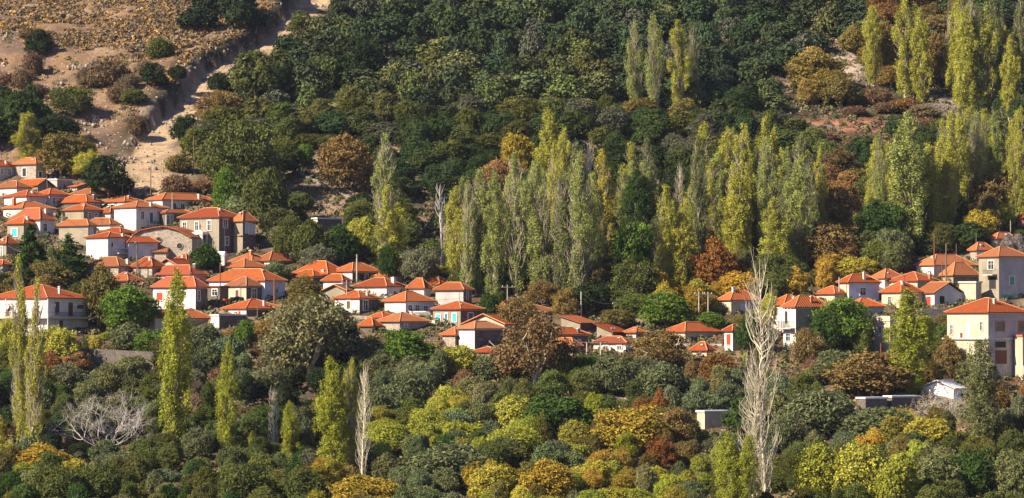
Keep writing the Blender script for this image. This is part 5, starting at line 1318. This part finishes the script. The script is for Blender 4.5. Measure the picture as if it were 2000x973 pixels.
('broad',1600,868,985,110,'wil',.35,'yellow-green tree at the bottom, next to the huge leafless poplar'),
('broad',1680,862,990,120,'yg',.35,'pale yellow-green tree in the bottom right'),
('broad',1750,880,1000,100,'wil',.3,'lower yellow-green tree in the bottom right'),
('broad',1830,878,990,110,'dpg',.4,'dark green tree with yellow leaves at the bottom right'),
('broad',1900,868,990,120,'dg',.3,'deep green tree at the bottom, under the leafy green poplar'),
('broad',1975,880,995,90,'dpg',.3,'dark green tree filling the bottom right corner'),
('olive',790,730,800,100,'olv',0,'grey-green olive right of the leafless poplar'),
('olive',740,760,820,90,'olv',0,'darker olive touching the leafless poplar'),
('olive',1600,765,850,150,'olv',0,'wide blue-grey olive right of the huge leafless poplar'),
('olive',1715,797,862,150,'olv',0,'second wide blue-grey olive in the right foreground'),
]
# poplars that close the belt behind the village: between the listed ones
_pr = random.Random(5); _seen = {}
for (a, b, n, t0, t1, f0, f1, place) in ((885, 985, 8, 340, 400, 530, 590, 'village end of the grove'), (990, 1165, 16, 265, 360, 470, 590, 'thick middle of the grove'), (1215, 1290, 5, 300, 350, 430, 470, 'gap over the bright green tree'), (1290, 1345, 5, 380, 440, 540, 575, 'patch left of the rust-coloured plane'), (1350, 1480, 13, 250, 380, 440, 520, 'yellowest part of the grove'), (1485, 1600, 9, 265, 400, 470, 530, 'right end of the middle grove'), (1705, 1830, 9, 250, 330, 430, 490, 'clump around the widest right poplar'), (1840, 2000, 13, 210, 270, 340, 440, 'clump behind the bare-branched round tree'), (1865, 2000, 12, -20, 60, 175, 225, 'dense stand topping the right slope')):
    for i in range(n):
        x_ = a + (b - a) * (i + .5) / n + _pr.uniform(-8, 8); k_ = _pr.choice(('poplar', 'poplar', 'thinpoplar')); t_ = _pr.uniform(t0, t1); c_ = _pr.choice(('yg', 'yg', 'pg', 'pg', 'dpg'))
        w_ = _pr.uniform(24, 40); nm_ = {'yg': 'yellow-green', 'pg': 'silvery green', 'dpg': 'dull dark'}[c_]
        key = (nm_, place); _seen[key] = _seen.get(key, 0) + 1
        o_ = ('', 'second', 'third', 'fourth', 'fifth', 'sixth', 'seventh', 'eighth', 'ninth', 'tenth', 'eleventh', 'twelfth', 'thirteenth')[_seen[key] - 1]
        TL.append((k_, x_, t_, _pr.uniform(f0, f1), w_, c_, _pr.uniform(0, .4), f"{o_} {nm_} poplar from the left in the {place}".strip()))
for row in TL: T(*row[:8])
N_HAND = len(TL)

# ------------------------------------------------------------------ the rest of the wood and the orchards, by species map
MAP = """..........ooOoOOooooOoooooOooooooorrbbod
.s........ooOoooooooooOoooooooooOobrbbdd
.....s...OOooOoOoOooooOoooOoooodoybbobbd
s..sss..oOOooOooOOOoOOOOoooodooyyybsbbod
o.......bgOoO.OoOooOOOOOoooOoOOyy.s.bbod
oo......bOOOOOoOooooOOOOoyyOoOOO.sb.ssoo
oo......OOOOOoooooOoOooOooOoooOOsssooOOd
...y...OOOOgbboooOoooooooOoooOooOooobbod
..yy...sOOOobbooooobbobooooooooobbooobbb
________OOOv.goo.oobobooboooboobbbgoobob
________sOvOOggg.vvbooogoggoooobrbgvoobo
__________vvgOgg.vvbggooggggbbobbbgvgoyg
d.__________gOOO.gOgogogggggrrbbbbgvy__o
bbd_____________v_gdggbbggggrggyyys_____
ddbgggg____gg_______bbbdgyyyyg________g_
_bbggggv__bbbb______bbbbggggbggg_gg_bg__
gbb__g_vb_bbbbgg____bbb_bbvbbg_sggv_gb__
gbb__.ggvssbbdvsgvgggbbvvvbbb__sgbbbgb__
obOovvovsvvdddvvvvs..ggvvvvsvvsvgbbbb_s_
dOovvOvsOsdddsvvwwvggggggOvvvvvgv__...bb
dbOvvvgsOoooowwwwwogggyybbgwvvvvvvvyvgvv
ydssvvgvvoooswwwwwowwgyyybwwvvvvvyyvvggg
yyodvOgOOOOodsvwvOwwOvwyybywwOgggvgyvggg
OOOOggvOOOOoyysvvvyyywwyywwwOggggyggggbg
OOOOOgOOOOOwyyyvvvyyywwwwwwwOggggggggggg""".split('\n')
SPEC = dict(u=('broad', 'ol', .2), k=('broad', 'khk', .25), o=('oak', 'oak', .0), O=('oak', 'ol', .1), d=('oak', 'dk', 0), y=('broad', 'gold', .2), b=('broad', 'brn', .35), r=('broad', 'rbr', .3), g=('broad', 'ol', .25), v=('olive', 'olv', 0), w=('willow', 'wil', .12), s=('shrub', 'pur', .2))
HT = dict(oak=56, broad=58, olive=50, willow=48, shrub=26, sparse=46)
WD = dict(oak=72, broad=62, olive=66, willow=80, shrub=54, sparse=60)
OAKP = dict(o='dark', O='olive-tinged', d='blackish')
LMS = [(72,85,'the lone round oak'),(215,150,'the wide brown bush'),(360,245,'the compact gully oak'),(212,345,'the wide dark oak above the roofs'),(475,300,'the very large loose tree'),(500,150,'the large track-side oak'),
(150,120,'the rusty scrub slope'),(600,60,'the gully head'),(690,190,'the rocky clearing'),(672,320,'the large walnut'),(635,440,'the white-roofed hut'),(758,450,'the lone bright poplar'),(864,440,'the dead grey trunk'),
(800,120,'the rock streak'),(900,60,'the top edge of the wood'),(1000,150,'the middle of the dark wood'),(920,230,'the wood above the grove'),(1010,300,'the golden plane'),(1076,240,'the tallest grove poplar'),
(1100,60,'the orange bush in the wood'),(1260,130,'the paler hillside poplars'),(1340,130,'the yellowish hillside poplar'),(1292,265,'the bright yellow hill bush'),(1450,60,'the wood right of the hillside poplars'),(1480,160,'the pale-twigged oaks'),
(1590,140,'the golden-brown hill tree'),(1703,90,'the slim yellow hill poplar'),(1640,240,'the rusty terrace'),(1785,100,'the two high poplars'),(1830,215,'the crumbling terrace wall'),(1930,100,'the dense poplar stand'),
(1180,400,'the golden slender poplar'),(1245,490,'the bright green grove tree'),(1393,520,'the rust-coloured plane'),(1575,485,'the dead stripped trunk'),(1635,420,'the large brown tree'),(1720,440,'the yellow-tipped green tree'),(1778,350,'the widest poplar'),(1937,380,'the bare-branched round tree'),
(480,400,'the schoolhouse'),(90,490,'the two firs'),(80,640,'the long-balcony house'),(250,600,'the green tree by the full poplar'),(340,720,'the very tall full poplar'),(440,780,'the slender foreground poplar'),(605,650,'the very large brown-olive tree'),(795,680,'the bright green village tree'),
(955,720,'the forked olive'),(1045,690,'the great russet tree'),(1197,680,'the low white house'),(1290,680,'the brown thicket tree'),(1380,600,'the twin wooden poles'),(1493,740,'the huge leafless poplar'),(1640,640,'the large green tree'),(1735,650,'the cream tower'),(1778,720,'the pyramid poplar'),(1940,660,'the garage house'),(1845,765,'the metal barn'),(1915,800,'the leafy green poplar'),
(210,820,'the white bare tree'),(80,900,'the orange-gold tree'),(150,960,'the rounded corner bush'),(535,820,'the small grey poplar'),(568,850,'the small narrow poplar'),(652,820,'the broad golden-green poplar'),(715,960,'the glowing orange tree'),(790,770,'the olive by the leafless poplar'),
(895,850,'the brightest round bush'),(880,920,'the wide silvery olive'),(1095,810,'the large dark green tree'),(1240,750,'the pair of grey olives'),(1235,840,'the large golden tree'),(1070,950,'the orange-tinged tree'),(1395,815,'the pale block'),(1437,920,'the small dead trunk'),(1640,800,'the blue-grey olive'),(1700,730,'the wide brown-orange tree'),(1810,850,'the bright yellow tree'),(1640,930,'the very wide yellow-green tree'),(1860,930,'the wide dark corner tree'),(230,705,'the retaining wall'),(1280,940,'the bottom orchard')]
def near(u, v):
    q = min(LMS, key=lambda m: (m[0] - u) ** 2 + (1.4 * (m[1] - v)) ** 2); dx, dy = u - q[0], 1.4 * (v - q[1])
    rel = ('right of' if dx > 0 else 'left of') if abs(dx) > abs(dy) else ('below' if dy > 0 else 'above')
    return rel, q[2], math.hypot(dx, dy)
CW = {'sparse': 'thin autumn tree', 'oak': 'oak', 'broad': 'leafy tree', 'olive': 'grey olive', 'willow': 'yellow-green round bush', 'shrub': 'brown bush'}
CA = dict(khk='yellowish-brown', gold='golden', brn='brown', rbr='russet', ol='green', olv='feathery', wil='soft', pur='low')
fill = []
v = -40.0
while v < 1090:
    far = v < 420
    dv = 24 if far else (22 if v < 650 else 22)
    u = -30 + rnd.uniform(0, 50)
    while u < 2040:
        uu, vv = u + rnd.uniform(-14, 14), v + rnd.uniform(-9, 9)
        cc, rr = min(max(int(uu // 50), 0), 39), min(max(int((vv - 22) // 40), 0), 24)
        ch = MAP[rr][cc] if cc < len(MAP[rr]) else '_'
        if rnd.random() < .12:   # soften the borders of the map
            cc2 = min(max(cc + rnd.choice((-1, 1)), 0), 39); c2 = MAP[rr][cc2] if cc2 < len(MAP[rr]) else '_'
            if c2 not in '._' and ch not in '._': ch = c2
        if rr == 0 and cc in (7, 8, 9): ch = 'd'  # blackish oaks added here to stand in for the shadowed slope
        if ch == '_' and 330 < vv < 720 and rnd.random() < .8: ch = 'u'
        if ch == 'y' and vv < 330: ch = 'k'
        if ch not in '._': fill.append((uu, vv, ch))
        u += (50 if far else 40) * rnd.uniform(.65, 1.5)
    v += dv
# plant the fill trees on the slopes, clear of the houses and the single trees
HB = np.array(HOUSE_BOX); PT = np.array(PLANTED)
roofs = np.array(ROOFBOX)
OPEN = [(1398, 850, 34, 34), (1648, 140, 48, 34), (1690, 255, 120, 16), (1590, 235, 50, 12), (770, 108, 60, 14), (660, 205, 50, 20), (850, 100, 30, 12), (1850, 218, 70, 16), (1085, 72, 30, 12), (620, 350, 60, 16), (680, 392, 50, 16), (820, 405, 50, 16), (1550, 170, 30, 12)]
fillp = []
for (u, v, ch) in fill:
    if v > 1085: continue
    x, y, z = at(u, v)
    _s, _a = signed(np.array([x]), np.array([y]), BANK)
    if y > 740 and -13 < -_s[0] < 1.5 and 0 < _a[0] < .97: continue
    if (np.hypot(HB[:, 0] - x, HB[:, 1] - y) < HB[:, 2] + 1.0).any(): continue
    if any(((u - a) / c) ** 2 + ((v - b) / d) ** 2 < 1 for a, b, c, d in OPEN): continue
    kind, col, al = SPEC[ch]; s = y / FPX
    if v > 720:
        if ch == 'y': kind, col = rnd.choice((('broad', 'gold'), ('broad', 'yg'), ('broad', 'wil'), ('broad', 'obr'), ('sparse', 'gold')))
        if ch == 'w': kind, col = rnd.choice((('willow', 'wil'), ('willow', 'ol'), ('broad', 'wil'), ('willow', 'wil'), ('olive', 'olv')))
        if ch in 'oO': kind, col = rnd.choice((('broad', 'ol'), ('olive', 'olv'), ('oak', 'ol'), ('broad', 'dg'), ('willow', 'ol')))
        if ch == 'b': col = rnd.choice(('brn', 'obr', 'rbr', 'obr'))
    d = np.hypot(PT[:, 0] - x, PT[:, 1] - y) - PT[:, 2] * .22
    if (d < 1.6).any(): continue
    h = HT[kind] * rnd.uniform(.7, 1.3); w = WD[kind] * rnd.uniform(.7, 1.4) * (.85 if v > 720 else 1)
    if ch == 'u':
        h *= rnd.choice((.3, .45, .6)); w *= rnd.choice((.4, .6)); col = rnd.choice(('ol', 'dg', 'obr', 'grn', 'yg'))
    # a tree right before a house may not hide it
    top = v - h
    hid = (roofs[:, 4] > y) & (roofs[:, 0] < u + w * .4) & (roofs[:, 1] > u - w * .4) & (roofs[:, 3] > top + 4) & (roofs[:, 2] < v)
    if hid.any():
        lim = (v - (roofs[hid, 3] - 3)).min()
        if lim < 10: continue
        k = lim / h; h = lim; w *= max(k, .6)
        if k < .5 and ch != 'u': kind = 'shrub'
    fillp.append((u, v, x, y, z, kind, col, al, w * s, h * s, ch))
fillp.sort(key=lambda q: q[3])
n_oak = sum(1 for r_ in TL if r_[0] == 'oak')
far_oaks = []; made = []
for (u, v, x, y, z, kind, col, al, W_, H_, ch) in fillp:
    c0 = col; c = np.array(PAL[col]); j = rnd.uniform(.70, 1.35); c = c * j * np.array([rnd.uniform(.85, 1.22), 1, rnd.uniform(.8, 1.2)])
    if kind == 'oak' and rnd.random() < .08: c = np.array(PAL['gry']) * .6
    if kind == 'oak':
        n_oak += 1
        if n_oak > 300: far_oaks.append((x, y, z, W_, H_, c)); continue
    tone = 'dull' if j < .9 else ('light' if j > 1.15 else '')
    ca = {'oak': OAKP.get(ch, 'green')}.get(kind, CA.get(col, 'green'))
    nm, ct = NAMES[kind]
    if kind == 'broad': nm = BROAD.get(c0, nm)
    e = plant(kind, x, y, z, W_, H_, c, min(1, al * rnd.uniform(.5, 1.8)), nm, 'x', ct, GROUPS[kind])
    rel, lm, dist = near(u, v - H_ * FPX / y / 2)
    made.append((f'{tone} {ca} {CW[kind]}'.strip(), rel, lm, dist, e))
ORD = ['', 'second', 'third', 'fourth', 'fifth', 'sixth', 'seventh', 'eighth', 'ninth', 'tenth', 'eleventh', 'twelfth']
groups = {}
for q in made: groups.setdefault(q[:3], []).append(q)
for k, q in groups.items():
    for i, m in enumerate(sorted(q, key=lambda m: m[3])):
        m[4]['label'] = (f'{ORD[min(i, 11)]} {k[0]} {k[1]} {k[2]}' + (', counting outwards' if i else ', closest to it' if len(q) > 1 else '')).strip()
print('FILL', len(fillp), 'far oaks', len(far_oaks), 'oaks', n_oak)
if far_oaks:      # the farthest oaks as one mass
    Vs, Fs, As = [], [], []; off = 0; r = np.random.RandomState(77)
    FARM = [crown_mesh('far_crown', dome(8.6, 6.8, 24 + i, 900 + i), 3600, .42, 900 + i, up=.3, jit=.6, cr=.45, per=6) for i in range(3)]
    for i, (x, y, z, W_, H_, c) in enumerate(far_oaks):
        me = FARM[i % 3]; n = len(me.vertices); co = np.empty(n * 3, np.float32); me.vertices.foreach_get('co', co); co = co.reshape(-1, 3)
        at_ = np.empty(n * 4, np.float32); me.attributes['leaf'].data.foreach_get('color', at_); at_ = at_.reshape(-1, 4)
        a = r.uniform(0, 6.28); k = W_ / 8.6; X = (co[:, 0] * math.cos(a) - co[:, 1] * math.sin(a)) * k; Y = (co[:, 0] * math.sin(a) + co[:, 1] * math.cos(a)) * k
        Vs.append(np.stack([X + x, Y + y, co[:, 2] * H_ / 6.6 + z - .25], -1)); Fs.append(np.arange(n).reshape(-1, 4) + off); off += n
        As.append(c[None] * .85 * (.55 + .9 * at_[:, :1]) * (.8 + .45 * at_[:, 1:2]))
    o = D.objects.new('far_woodland', np_mesh('far_woodland', np.concatenate(Vs), np.concatenate(Fs), vt.m, np.concatenate(As))); COL.objects.link(o)
    tag(o, 'unbroken dark oak wood covering the top of the hill', 'woodland', kind='stuff')
